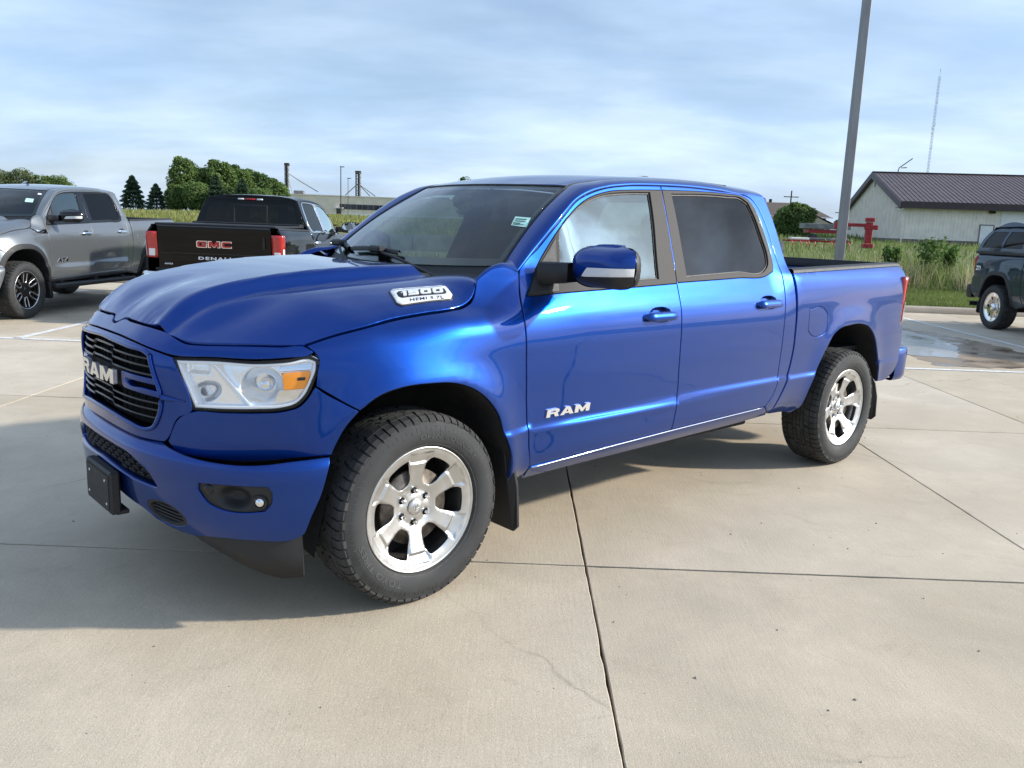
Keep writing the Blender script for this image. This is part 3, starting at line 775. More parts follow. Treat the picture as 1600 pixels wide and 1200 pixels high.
def build_pickup(name, loc, ta, label, group, paint, full=False, style='six', lift=0., trim='satin_trim', cat='pickup truck', arch_trim=None,
                 handle='paint', mirror_m=None, rear=True, front=True, res=.03, inside=True, topper=False, fold=False, spin=.0, hood_badge=True, bed_glass=False):
    t = empty(name, (loc[0], loc[1], 0), ta, label, cat, group)
    # the body rides on its wheels; a lifted truck's body sits higher
    class P_: pass
    Lz = lift
    def up(VF):
        if not Lz: return VF
        V = np.array(VF[0], float); V[:, 2] += Lz; return (V,) + tuple(VF[1:])
    def B(nm, VF, m, parent=None, sides=(1, -1), **kw): return both(nm, up(VF) if parent is None else up(VF), m, parent or t, sides, **kw)
    def S(nm, VF, m, parent=None, **kw):
        q = up(VF); return put(nm, q[0], q[1], m, parent or t, nor=q[2] if len(q) > 2 else None, **kw)
    rf = res * .75
    # ---------------- fender, doors, cab corner, sill, bed side
    edge = [(S0 + u, z) for u, z in HOOD_EDGE_W]
    fen = [(-.300,.873),(-.352,.903),(-.459,.969),(-.452,1.03),(-.446,1.070),(-.458,1.092),(-.480,1.108)] + [p for p in edge if p[0] > -.51 and p[1] > 1.1185] + [(.40,1.372),(.47,1.405),(.54,1.412)] + DOOR_FRONT[7::-1] + [(.60,.45),(.54,.43),(.48,.43)] + ARCH_F[0:10]
    fenders = B('fender', panel(W, fen, res=rf), paint)
    dof = DOOR_FRONT + B_LINE[1:] + [(1.159,.512)]
    thr = np.linspace(0, 2*math.pi, 29)[:-1]; rec = lambda s0, zq: [(s0 + .145 + .098*math.cos(a)*(abs(math.cos(a))**-.25 if abs(math.cos(a)) > .05 else 1)*.93, zq + .006 + .036*math.sin(a)) for a in thr]
    doors = B('front_door', panel(W, dof, [FWIN, rec(1.36, 1.160)], res=res), paint)
    dor = B_LINE[::-1] + C_LINE + [(2.507,.543),(2.123,.536)]
    rdoors = B('rear_door', panel(W, dor, [RWIN, rec(2.41, 1.188)], res=res), paint)
    B('cab_corner', panel(W, C_LINE[2:] + [(2.695,.475)] + CAB_BACK[::-1][1:] + [(2.62,1.838)], res=res), paint)
    B('sill', panel(W, SILL + [(2.66,.50),(2.695,.472),(2.40,.457),(1.86,.447),(1.363,.440),(.93,.432),(.62,.418)], res=res), paint)
    B('sill_trim', tube(Woff(.004)(np.linspace(.62, 2.56, 40), np.interp(np.linspace(.62, 2.56, 40), *zip(*SILL))), .0028, 6), 'chrome')
    bed = [(2.868,1.372),(2.872,1.2),(2.874,.993),(2.868,.82),(2.815,.66),(2.755,.56),(2.712,.475),(2.95,.455),(3.05,.44)] + ARCH_R + [(4.32,.545),(4.45,.60),(4.50,.70),(4.518,.80),(4.505,.88),(4.490,.955),(4.44,.96),(4.44,1.315),(4.515,1.315),(4.52,1.36),(4.51,1.402),(4.37,1.405),(3.6,1.388)]
    fuel = [(3.025,1.135),(3.205,1.137),(3.26,1.10),(3.262,.985),(3.21,.962),(3.065,.972),(3.028,1.0)]
    beds = B('bed_side', panel(W, bed, [fuel], res=res), paint)
    for o, s in zip(beds, (1, -1)):
        q = panel(W, fuel, res=res, inset=.003, thick=.01); q = q if s > 0 else mirror(*q); put('fuel_door', up(q)[0], q[1], paint, o, nor=q[2])
    # ---------------- windows
    for k, (ds, wo, go, gm) in enumerate(((doors, FTRIM, FGLASS, 'side_glass'), (rdoors, RTRIM, RGLASS, 'privacy_glass'))):
        for o, s in zip(ds, (1, -1)):
            q = panel(W, wo, [go], res=res, inset=.0015, thick=.012, off=.002); q = q if s > 0 else mirror(*q); put('window_trim', up(q)[0], q[1], trim, o, nor=q[2])
            g = inset_poly(densify(go, .03) if area2(densify(go, .03)) > 0 else densify(go, .03)[::-1], -.008)
            q = panel(W, g, res=.06, inset=0, thick=.004, lip=.001, off=-.012); q = q if s > 0 else mirror(*q); put('window_glass', up(q)[0], q[1], gm, o, nor=q[2])
            gl = densify(go, .03); gl = gl if area2(gl) > 0 else gl[::-1]
            q = panel(W, inset_poly(gl, -.003), [inset_poly(gl, .008)], res=.03, inset=0, thick=.004, lip=.001, off=-.008); q = q if s > 0 else mirror(*q); put('window_seal', up(q)[0], q[1], 'black_plastic', o, nor=q[2])
    # ---------------- handles with a dished recess
    for ds, s0, zc_ in ((doors, 1.36, 1.160), (rdoors, 2.41, 1.188)):
        for o, s in zip(ds, (1, -1)):
            pts = []
            sx = np.linspace(s0, s0 + .275, 15); e = np.clip(np.minimum(sx - s0, s0 + .275 - sx) / .045, 0, 1)
            for k in range(12):
                a = 2*math.pi*k/12; pts.append(Woff(0)(sx, zc_ + .023*math.sin(a)*np.clip(e, .02, 1)**.35) + np.stack([0*sx, -(.030*np.sqrt(e) + .010*math.cos(a)*np.clip(e, .02, 1)**.5), 0*sx], -1))
            V, F = loft(pts, False); V2, F2 = loft([pts[-1], pts[0]]); V, F = join([(V, F), (V2, F2)])
            q = (V, F) if s > 0 else mirror(V, F); hm = paint if handle == 'paint' else handle
            put('door_handle', up(q)[0], q[1], hm, o)
            def dish(u, w, s0=s0, zq=zc_):
                r2 = ((u - s0 - .145)/.100)**2 + ((w - zq - .006)/.040)**2; p = W(u, w); p[..., 1] += .003 + .030*sst(0, .75, 1 - r2); return p
            q = panel(dish, rec(s0, zc_), res=.012, inset=-.008, thick=0); q = q if s > 0 else mirror(*q)
            put('handle_recess', up(q)[0], q[1], paint, o, nor=q[2])
    # ---------------- hood, cowl, windshield, roof
    he = [(p[0], -p[1]) for p in _he]
    left = [(x, v) for x, v in resamp([p for p in he if p[1] > .0], 60)]
    rear_e = [(.43,.77),(.385,.64),(.315,.52),(.265,.38),(.235,.2),(.225,0)]
    outl = [(x, v) for x, v in left] + rear_e + [(x, -v) for x, v in rear_e[:-1][::-1]] + [(x, -v) for x, v in left[::-1]][:-1]
    hood = S('hood', panel(HC, outl, res=rf, ref=(0, 0, 0)), paint)
    re = np.array(rear_e[::-1] + [(.371,.848)]); L = resamp(np.vstack([np.stack([re[::-1][:, 0], re[::-1][:, 1]], -1), np.stack([re[1:, 0], -re[1:, 1]], -1)]), 41)
    a = np.linspace(1, -1, 41); g0 = HC(L[:, 0] - .01, L[:, 1]) - (0, 0, .025); g1 = WS(a, np.full(41, -.035)) - (0, 0, .018); g2 = WS(a, np.full(41, .03)) - (0, 0, .006)
    S('cowl', loft([g0, (g0 + g1)/2 - (0, 0, .012), g1, g2]), 'black_plastic')
    fa = Woff(-.004)(np.array([.365,.45,.53,.603]), np.array([1.350,1.396,1.412,1.391])); fb = WS(np.array([.93,.975,1.0,1.0]), np.array([-.02,.0,.025,.07])); fb[0] = fa[0]*.9 + fb[0]*.1; fb[1] = fa[1]*.5 + fb[1]*.5; fb[2] = fa[2]*.2 + fb[2]*.8
    fa, fb = smooth_line(fa, 12), smooth_line(fb, 12); tu = nrm(Woff(-.004)(np.interp(np.arange(12), [0, 4, 8, 11], [.365,.45,.53,.603]), np.interp(np.arange(12), [0, 4, 8, 11], [1.350,1.396,1.412,1.391])) - Woff(-.004)(np.interp(np.arange(12), [0, 4, 8, 11], [.365,.45,.53,.603]), np.interp(np.arange(12), [0, 4, 8, 11], [1.350,1.396,1.412,1.391]) - .01))
    fm = fa + tu * np.linalg.norm(fb - fa, axis=1, keepdims=True)*.5; B('cowl_corner', loft([fa*(1 - q)**2 + fm*2*q*(1 - q) + (fb*.98 + fa*.02)*q*q for q in np.linspace(0, 1, 9)]), paint)
    U = np.linspace(-1, 1, 41); gp = [(x, y) for x, y in ((-1,0),(1,0),(1,1),(-1,1))]
    ws = S('windshield', panel(lambda u, w: WS(u, w), gp, res=.07, inset=.0, thick=.005, lip=.001, ref=(2, 0, 1.2)), 'windshield_glass')
    # black ceramic border and gasket round the glass
    bd = panel(lambda u, w: WS(u, w), gp, [[(-.955,.075),(.955,.075),(.955,.945),(-.955,.945)]], res=.06, inset=0, thick=0, off=-.004, ref=(2, 0, 1.2)); S('windshield_border', bd, 'gloss_black', ws)
    pe = np.vstack([WS(np.full(20, 1.0), np.linspace(0, 1, 20)), WS(np.linspace(1, -1, 30), np.full(30, 1.0))[1:], WS(np.full(20, -1.0), np.linspace(1, 0, 20))[1:]])
    S('windshield_gasket', tube(pe, .006, 6), 'black_plastic', ws)
    fr = WS(np.linspace(-1, 1, 31), np.full(31, 1.0)); ro = [(p[0] + .004, -p[1]) for p in fr]
    roof_out = ro + [(1.5,.617),(2.2,.62),(2.72,.615),(2.80,.58),(2.835,.45),(2.85,.2),(2.852,0)][0:] + [(2.85,-.2),(2.835,-.45),(2.80,-.58),(2.72,-.615),(2.2,-.62),(1.5,-.617)]
    roof_out = [p for p in ro[::-1]] + [(1.5,-.617),(2.2,-.62),(2.72,-.615),(2.80,-.58),(2.835,-.45),(2.85,-.2),(2.852,0),(2.85,.2),(2.835,.45),(2.80,.58),(2.72,.615),(2.2,.62),(1.5,.617)]
    if ro[0][1] < ro[-1][1]: roof_out = [p for p in ro[::-1]] + [(1.5,-.617),(2.2,-.62),(2.72,-.615),(2.80,-.58),(2.835,-.45),(2.85,-.2),(2.852,0),(2.85,.2),(2.835,.45),(2.80,.58),(2.72,.615),(2.2,.62),(1.5,.617)]
    # outline must run round: front edge from driver to passenger side, then back along the passenger side
    fe = sorted(ro, key=lambda p: -p[1])
    roof_out = fe + [(1.5,-.617),(2.2,-.62),(2.72,-.615),(2.80,-.58),(2.835,-.45),(2.85,-.2),(2.852,0),(2.85,.2),(2.835,.45),(2.80,.58),(2.72,.615),(2.2,.62),(1.5,.617)]
    S('roof', panel(RW, roof_out, res=res*1.3, ref=(2, 0, 1), inset=.004), paint)
    # pillars and roof rails: from the glass and roof edge over to the top of the doors
    inner = np.vstack([WS(np.full(16, 1.0), np.linspace(.02, 1, 16)), RW(np.array([1.3,1.5,1.8,2.2,2.5,2.72]), np.array([.61,.617,.62,.62,.618,.615])), RW(np.array([2.80]), np.array([.58]))])
    oc = [(.603,1.391)] + DOOR_FRONT[8:] + C_LINE[0:3] + [(2.66,1.836),(2.80,1.832)]
    outer = Woff(-.002)(*np.array(oc).T)
    inner, outer = smooth_line(inner, 70), smooth_line(outer, 70)
    ke = []
    for x, (i_, o_) in enumerate(zip(inner, outer)):
        d = o_ - i_; out_n = nrm(np.array([0, -.55, .84])) if x > 25 else nrm(np.array([-.25, -.62, .60])); w = np.linalg.norm(d) * (1 - .75*sst(54, 68, x)) * sst(-6, 4, x)
        ke.append([i_*(1 - s_) + o_*s_ + out_n * w * .22 * 4*s_*(1 - s_)*(.55 + .45*s_) for s_ in np.linspace(0, 1, 9)])
    ke = np.array(ke); ke = np.concatenate([ke[:, :1] - (0, 0, .02), ke, ke[:, -1:] + (0, .02, -.004)], 1)
    B('roof_rail', loft(ke), paint)
    B('roof_ditch', tube(inner[18:62] + (0, -.002, .001), .0035, 6), 'black_plastic')
    # ---------------- back of the cab with its window
    cb = smooth_line(Woff(-.003)(*np.array(CAB_BACK[:6]).T), 16); top = RW(np.full(1, 2.80), np.full(1, .58))
    xx = lambda z, v: np.interp(z, [.9, 1.40, 1.83, 1.9], [2.875, 2.875, 2.83, 2.80]) + .03*(1 - (v/.85)**2)
    bw = lambda v, z: np.stack([xx(z, v), -v, z + 0*v], -1)
    co = [(.62,1.86),(.0,1.885),(-.62,1.86),(-.72,1.82),(-.84,1.45),(-.86,1.30),(-.86,1.0),(.86,1.0),(.86,1.30),(.84,1.45),(.72,1.82)]
    wo = [(.60,1.79),(-.60,1.79),(-.66,1.74),(-.74,1.46),(-.70,1.425),(.70,1.425),(.74,1.46),(.66,1.74)]
    cbk = S('cab_back', panel(bw, co, [wo], res=.06, ref=(2, 0, 1.2), inset=0), paint)
    S('rear_glass', panel(bw, wo, res=.08, ref=(2, 0, 1.2), inset=.001, thick=.004, off=-.004), 'privacy_glass' if not full else 'side_glass', cbk)
    if bed_glass:
        fr_ = [(.27,1.745),(-.27,1.745),(-.27,1.455),(.27,1.455)]; fi = [(.25,1.73),(-.25,1.73),(-.25,1.47),(.25,1.47)]
        S('sliding_pane_frame', panel(bw, fr_, [fi], res=.05, ref=(2, 0, 1.2), inset=0, thick=.008, off=.004), 'black_plastic', cbk)
        S('brake_lamp', box((2.865, 0, 1.835), (.02, .16, .026), .006), 'red_lens', cbk)
        for y in (-.15, .15): S('cargo_lamp', box((2.863, y, 1.835), (.02, .10, .026), .006), 'white_lens', cbk)
    # ---------------- front: header, grille surround, corner panels, lamps, bumper
    if front:
        hdr = [(u, z) for u, z in HOOD_EDGE_W if u <= 1.07] + [(1.098,1.098),(1.082,1.086),(.993,1.074),(.873,1.065),(.701,1.066),(.56,1.062),(.426,1.080),(.33,1.093),(.22,1.101),(0,1.105)]
        H2 = hdr[1:-1]; full_h = [hdr[0]] + H2 + [hdr[-1]] + [(-u, z) for u, z in H2[::-1]]
        header = S('header_panel', panel(WF, full_h, res=rf), paint)
        gtop = [(0,1.085),(.15,1.080),(.30,1.073),(.40,1.066),(.432,1.054)]
        gbot = [(.494,.90),(.470,.805),(.448,.776),(.413,.764),(.30,.773),(.16,.785),(0,.790)]
        gr = gtop + [(.462,.985)] + gbot; gl2 = gr[1:-1]; ghole = [gr[0]] + gl2 + [gr[-1]] + [(-u, z) for u, z in gl2[::-1]]
        so = [(0,1.105),(.22,1.101),(.33,1.093),(.426,1.080),(.545,1.060),(.580,1.0),(.615,.93),(.633,.864),(.618,.846),(.572,.828),(.515,.735),(.50,.722),(.36,.722),(.2,.730),(0,.735)]
        so2 = so[1:-1]; sout = [so[0]] + so2 + [so[-1]] + [(-u, z) for u, z in so2[::-1]]
        sur = S('grille_surround', panel(WF, sout, [ghole], res=rf), paint)
        # raised bead round the opening
        gd = densify(ghole, .02); gd = np.vstack([gd, gd[:1]])
        def WFo(o):
            def f(u, z):
                e = 6e-4; n = nrm(np.cross(WF(u + e, z) - WF(u - e, z), WF(u, z + e) - WF(u, z - e))); n = np.where(n[..., :1] > 0, -n, n); return WF(u, z) + n*o
            return f
        S('grille_bead', tube(WFo(.002)(gd[:, 0], gd[:, 1]), .009, 8, False), paint, sur)
        S('grille_back', panel(WFo(-.075), [(-.5,.76),(.5,.76),(.5,1.09),(-.5,1.09)], res=.05, inset=0, thick=0), 'cavity_black', sur)
        if full:
            # paired thin bars, stepped at the middle, with the honeycomb ribs between them
            uu = np.concatenate([np.linspace(-.50, -.13, 14), np.linspace(-.12, .12, 7), np.linspace(.13, .50, 14)])
            for z0, z1 in ((1.048,1.040),(1.018,1.008),(.986,.976),(.876,.868),(.848,.840),(.818,.808)):
                step = np.where(np.abs(uu) < .125, .013, 0.)
                zz = z0 + (z1 - z0)*np.abs(uu)/.48 + step
                lim = np.abs(uu) < np.interp(z0, [.76, .80, .9, 1.0, 1.06], [.42, .468, .494, .46, .43]); u2, z2 = uu[lim], zz[lim]
                prof = [(-.006, -.045), (.004, -.020), (.006, -.014), (.002, -.010), (-.005, -.014), (-.009, -.030)]
                V, F = loft([WFo(o)(u2, z2 + dz) for dz, o in prof] + [WFo(prof[0][1])(u2, z2 + prof[0][0])]); S('grille_bar', (V, F), 'gloss_black', sur)
            for u0 in np.arange(-.44, .45, .055):
                S('grille_rib', tube(WFo(-.05)(np.array([u0, u0 + .012, u0]), np.array([.785, .93, 1.07])), .004, 5), 'cavity_black', sur)
            for sgn in (1, -1):
                fo = [(.228,.966),(.36,.962),(.490,.958),(.505,.930),(.505,.893),(.38,.902),(.246,.908),(.232,.92)]; fh = [(.262,.950),(.36,.948),(.468,.944),(.480,.925),(.478,.911),(.38,.917),(.275,.923),(.262,.932)]
                fo, fh = [(sgn*u, z) for u, z in fo], [(sgn*u, z) for u, z in fh]
                S('grille_bracket', panel(WFo(-.008), fo, [fh], res=.02, inset=0, thick=.03, lip=.005), paint, sur)
                # flick of the bracket out on the surround
                S('bracket_flick', tube(WFo(.001)(sgn*np.linspace(.50, .60, 8), np.linspace(.900, .893, 8)), np.linspace(.013, .003, 8), 8), paint, sur)
            ws_, wd = slab_word('RAM', .10); k = .40 / wd
            for ch, V, F in ws_:
                S('emblem_letter', thick2d(V, F, on_surf(WFo(.0), -.192, .914, (k, 0), (0, .058)), .0, .016), 'emblem_silver', sur, smooth=False)
            S('emblem_plate', panel(WFo(-.018), [(-.215,.908),(.215,.908),(.220,.976),(-.220,.976)], res=.03, inset=0, thick=.02), 'cavity_black', sur)
        cor = [(-.459,.969),(-.352,.903),(-.300,.873)] + ARCH_F[11:] + [(-.402,.706),(-.50,.694),(-.575,.684),(-.66,.674),(-.751,.668),(-.86,.672),(-.934,.679),(-1.005,.690),(-1.044,.728),(-.985,.830),(-.938,.854),(-.80,.860),(-.68,.864),(-.575,.874),(-.521,.892),(-.482,.935),(-.462,.972)]
        B('corner_panel', panel(W, cor, res=rf), paint)
        # headlights
        def pan(s, z):
            b1 = np.clip(1 - ((s + .665)/.088)**2 - ((z - .965)/.074)**2, 0, 1); b2 = np.clip(1 - ((s + .875 - (z - .95)*.5)/.066)**2 - ((z - .925)/.050)**2, 0, 1)
            r_ = np.exp(-((s + .775 + (z - .96)*.9)/.014)**2)
            b3 = sst(0, .02, .05 - np.abs(s + .91)) * sst(0, .012, .026 - np.abs(z - 1.02))
            return Woff(0)(s, z) + nrm(np.array([.62, .78, 0])) * (.040 + .070*sst(0, .9, b1) + .050*sst(0, .9, b2) + .022*b3 - .018*r_ + .008*sst(-.60, -.58, s))[:, None]
        for o_s in (1, -1):
            fl = lambda q: q if o_s > 0 else mirror(*q)
            q = up(fl(panel(pan, HL, res=.0065 if full else .04, inset=.004, thick=.0))); h = put('headlight', q[0], q[1], 'reflector_silver', t, nor=q[2])
            hi = inset_poly(densify(HL, .02) if area2(densify(HL, .02)) > 0 else densify(HL, .02)[::-1], .017)
            q = up(fl(panel(W, HL, [hi], res=.02, inset=.003, thick=.05, off=-.010))); put('lamp_frame', q[0], q[1], 'reflector_matte', h, nor=q[2])
            q = up(fl(panel(Woff(-.022), [(-.582,1.014),(-.478,1.026),(-.487,.992),(-.503,.961),(-.578,.953)], res=.02, inset=0, thick=.03))); put('turn_signal', q[0], q[1], 'amber_lens', h, nor=q[2])
            q = up(fl(panel(Woff(-.0205), [(-.525,1.000),(-.497,1.002),(-.499,.992),(-.527,.990)], res=.02, inset=0, thick=.003))); put('reflector_mark', q[0], q[1], 'letter_black', h, nor=q[2])
            if full:
                q = up(fl(panel(Woff(-.060), [(-.97,1.043),(-.86,1.046),(-.84,1.02),(-.875,.985),(-.945,.983)], [[(-.95,1.03),(-.875,1.032),(-.868,1.012),(-.89,.998),(-.94,.998)]], res=.015, inset=0, thick=.03))); put('lamp_bezel', q[0], q[1], 'chrome', h, nor=q[2])
                q = up(fl(panel(Woff(-.045), [(-.80,1.045),(-.745,1.046),(-.79,.97),(-.745,.90),(-.70,.872),(-.745,.871),(-.80,.91),(-.835,.97)], res=.015, inset=0, thick=.03))); put('lamp_divider', q[0], q[1], 'reflector_matte', h, nor=q[2])
                q = up(fl(panel(Woff(-.030), [(-.585,1.055),(-.47,1.066),(-.475,1.035),(-.60,1.026)], res=.02, inset=0, thick=.02))); put('lamp_strip', q[0], q[1], 'chrome', h, nor=q[2])
                q = up(fl(panel(Woff(-.036), [(-.60,.945),(-.508,.955),(-.54,.905),(-.62,.892)], res=.02, inset=0, thick=.02))); put('lamp_strip', q[0], q[1], 'chrome', h, nor=q[2])
                c_ = Woff(-.085)(np.array([-.665]), np.array([.965]))[0]; sp = lathe([(-.03*math.cos(a), .03*math.sin(a)) for a in np.linspace(.05, 1.5, 7)], 20); sp = (sp[0] + c_, sp[1])
                q = up(fl(sp)); put('bulb', q[0], q[1], 'chrome', h)
            q = up(fl(panel(Woff(-.0015), HL, res=.035, inset=.006, thick=.003))); put('lamp_lens', q[0], q[1], 'clear_lens', h, nor=q[2])
            q = up(fl(panel(Woff(-.004), HL, [inset_poly(densify(HL, .02) if area2(densify(HL, .02)) > 0 else densify(HL, .02)[::-1], .004)], res=.02, inset=-.001, thick=.03))); put('lamp_gasket', q[0], q[1], 'cavity_black', h, nor=q[2])
        # bumper
        be = [(1.215,.704),(1.232,.708),(1.214,.655),(1.188,.568),(1.150,.48),(1.128,.416),(1.11,.405),(.92,.393),(.80,.390),(.70,.380),(.645,.373),(.575,.378),(.511,.390),(.445,.415),(.385,.436),(.30,.450),(.15,.468)]
        bt = [(.25,.7335),(.38,.731),(.47,.724),(.56,.708),(.62,.698),(.70,.690),(.79,.686),(.90,.686),(1.0,.693),(1.07,.701)]
        hb = bt + [(1.232,.708)] + be[2:]
        bo = [(0,.734)] + hb + [(0,.472)] + [(-u, z) for u, z in hb[::-1]]
        lg = [(0,.664),(.18,.662),(.311,.654),(.39,.630),(.455,.600),(.500,.552),(.485,.541),(.432,.543),(.30,.548),(.115,.560),(0,.566)]
        lgh = lg[:-1] + [(0,.566)] + [(-u, z) for u, z in lg[1:-1][::-1]]
        fogh = [(.712,.606),(.80,.612),(.90,.615),(.995,.616),(1.015,.594),(1.012,.545),(.985,.512),(.92,.502),(.81,.505),(.745,.528),(.705,.575)]
        th = np.linspace(0, 2*math.pi, 25)[:-1]; tow = [(.522 + .118*math.cos(a) * 1.0 + .0*math.sin(a), .445 + .050*math.sin(a) - .10*(.118*math.cos(a))) for a in th]
        tow = [(max(.405, u), z) for u, z in tow]
        mir = lambda P: [(-u, z) for u, z in P]
        holes = [lgh, fogh, mir(fogh)] + ([tow, mir(tow)] if full else [])
        bump = S('front_bumper', panel(WBF, bo, holes, res=rf, lip=.006, inset=.001, thick=.03), paint)
        def WBo(o):
            def f(u, z):
                e = 6e-4; n = nrm(np.cross(WBF(u + e, z) - WBF(u - e, z), WBF(u, z + e) - WBF(u, z - e))); n = np.where(n[..., :1] > 0, -n, n); return WBF(u, z) + n*o
            return f
        S('bumper_grille', panel(WBo(-.04), lgh, res=.03, inset=-.01, thick=0), 'cavity_black', bump)
        if full:
            ms = []
            for r_, z in enumerate(np.arange(.548, .665, .0185)):
                for q_, u in enumerate(np.arange(-.50, .51, .072)):
                    u0 = u + (.036 if r_ % 2 else 0); c = [(u0, z), (u0 + .010, z + .0105), (u0 + .046, z + .0105), (u0 + .056, z), (u0 + .046, z - .0045), (u0 + .010, z - .0045)]
                    ok = inpoly(np.array(c), inset_poly(np.array(densify(lgh, .03))[::(1 if area2(densify(lgh, .03)) > 0 else -1)], .006))
                    if ok.all(): ms.append(panel(WBo(-.022), c, [inset_poly(np.array(c)[::(1 if area2(np.array(c)) > 0 else -1)], .0030)], res=.05, inset=0, thick=.012, lip=.001)[:2])
            if ms: S('bumper_mesh', join(ms), 'black_plastic', bump, smooth=False, kind='stuff')
        for sg in (1, -1):
            fg = [(sg*u, z) for u, z in fogh]
            fd = lambda u, z: WBo(0)(u, z) + nrm(np.array([.72, sg*.69, 0])) * (.012 + .045*sst(0, .05, .07 - np.hypot((np.abs(u) - .865)/1.15, (z - .56)/.75)) + .012*sst(0, .02, .034 - np.hypot(np.abs(u) - .962, z - .548)))[:, None]
            fb_ = S('fog_bezel', panel(fd, fg, res=.012 if full else .04, inset=-.002, thick=.0), 'black_plastic', bump)
            c_ = WBo(-.016)(np.array([sg*.962]), np.array([.546]))[0]; d_ = nrm(np.array([-.70, -sg*.71, 0])); ang = math.atan2(d_[0], -d_[1])
            v, f = lathe([(-.004, .030), (-.012, .027), (-.008, .019)], 24); v_l, f_l = lathe([(-.004, .019), (-.010, .013), (-.013, .0)], 20)
            v = v @ rotz(math.atan2(-d_[0], d_[1]) + math.pi).T if False else v
            # turn the lamp's -y axis to d_
            b_ang = math.atan2(d_[0], -d_[1]); v = np.stack([v[:, 0]*math.cos(b_ang) - v[:, 1]*math.sin(b_ang), v[:, 0]*math.sin(b_ang) + v[:, 1]*math.cos(b_ang), v[:, 2]], -1)
            fgl = S('fog_lamp', (v + c_, f), 'black_plastic', bump)
            v_l = np.stack([v_l[:, 0]*math.cos(b_ang) - v_l[:, 1]*math.sin(b_ang), v_l[:, 0]*math.sin(b_ang) + v_l[:, 1]*math.cos(b_ang), v_l[:, 2]], -1); S('fog_lens', (v_l + c_, f_l), 'chrome', bump)
            v, f = lathe([(0, .019), (-.006, .017), (-.006, .0)], 20); v = np.stack([v[:, 0]*math.cos(b_ang) - v[:, 1]*math.sin(b_ang), v[:, 0]*math.sin(b_ang) + v[:, 1]*math.cos(b_ang), v[:, 2]], -1)
            S('parking_sensor', (v + WBo(-.010)(np.array([sg*.755]), np.array([.582]))[0], f), 'gloss_black', bump)
            if full:
                tw = [(sg*u, z) for u, z in tow]
                S('tow_hook_recess', panel(WBo(-.03), tw, res=.03, inset=-.01, thick=0), 'cavity_black', bump)
                S('tow_hook_bezel', panel(WBo(-.004), tw, [[(sg*(.522 + (abs(u) - .522)*.80), .445 + (z - .445)*.78) for u, z in tw]], res=.02, inset=.002, thick=.03), 'black_plastic', bump)
                sl = []
                for z in (.418,.434,.450,.466):
                    w_ = .085*math.sqrt(max(0, 1 - ((z - .445)/.045)**2)); sl.append(tube(WBo(-.018)(sg*np.linspace(.525 - w_, .525 + w_, 6), np.full(6, z) - .1*np.linspace(-w_, w_, 6)), .0045, 6))
                S('tow_hook_grille', join(sl), 'black_plastic', bump)
        if full:
            S('plate_bracket', join([box((-.985, -.085, .470), (.042, .315, .180), .008), box((-.957, -.085, .385), (.05, .30, .02), .004), box((-1.0075, -.085, .470), (.004, .285, .145), .0)]), 'black_plastic', bump, smooth=False)
            for y, z in ((-.10,.515),(.10,.515),(-.115,.42),(.115,.42)): S('bracket_screw', lathe([(-1.0115, .0), (-1.0115, .006), (-1.007, .007)], 8, 'x', (0, y - .085, z)), 'chrome', bump, smooth=False)
        for sg in (1, -1):
            ue = np.array([1.128,1.150,1.188,1.214,1.228]); ze = np.array([.416,.48,.568,.655,.70]); eo = WBo(-.004)(sg*ue, ze)
            S('bumper_sun_block', loft([eo, eo + (.01, sg*.06, 0), eo + (.01, sg*.16, 0)]), 'black_plastic', bump)  # unseen plate added at the bumper end to stop sun leaking past the tyre
        # air dam under the corners
        for sg in (1, -1):
            u = np.linspace(.60, 1.118, 24); zt = np.interp(u, [.60,.80,.93,1.12], [.385,.398,.400,.415]); zb = np.interp(u, [.60,.66,.75,.85,.95,1.03,1.118], [.375,.352,.322,.285,.25,.232,.232])
            o1 = WBo(-.022)(sg*u, np.maximum(zt, .40)); o1[:, 2] = zt; o2 = o1.copy() + (.01, 0, 0); o2[:, 2] = zb; o3 = o2 + (.012, sg*.012, .0); o4 = o1 + (.012, sg*.012, 0)
            S('air_dam_sun_block', loft([np.linspace(o1[-1], o2[-1], 5), np.linspace(o1[-1], o2[-1], 5) + (.0, sg*.12, 0)]), 'black_plastic', bump)  # unseen plate added behind the air dam to close the remaining sun leak
            S('air_dam', loft([o1, (o1 + o2)/2 + (-.004, -sg*.006, 0), o2, o3, o4]), 'black_plastic', bump)
            S('air_dam_brace', box((-.60, -sg*.71, .265), (.10, .012, .05), .003, rotz(sg*.55)), 'satin_trim' if False else 'black_plastic', bump)
    # ---------------- inner structure; dark backing added so lit insides don't show through gaps
    lin = [(-1.50,.46),(-1.50,1.06),(-.5,1.06),(.3,1.15),(2.8,1.22),(4.4,1.30),(4.4,.55),(4.2,.55)]
    afo = [(s_*1.06, .41 + (z - .41)*1.05) for s_, z in ARCH_F]; 
    B('gap_backing', panel(Woff(-.055), [(.62,.46),(.62,1.22),(2.84,1.24),(2.84,.50)], res=.15, inset=0, thick=0), 'cavity_black')
    S('underbody', join([box((1.5, 0, .50), (4.6, 1.15, .14), .02), box((1.6, 0, .44), (2.0, 1.75, .06), .01), box((-.35, 0, .62), (.7, 1.15, .5), .03), box((3.67, 0, .41), (.16, 1.3, .16), .05), box((0, 0, .40), (.12, 1.3, .10), .03), box((-.55, 0, .88), (.06, 1.2, .36), 0)]), 'cavity_black', smooth=False)
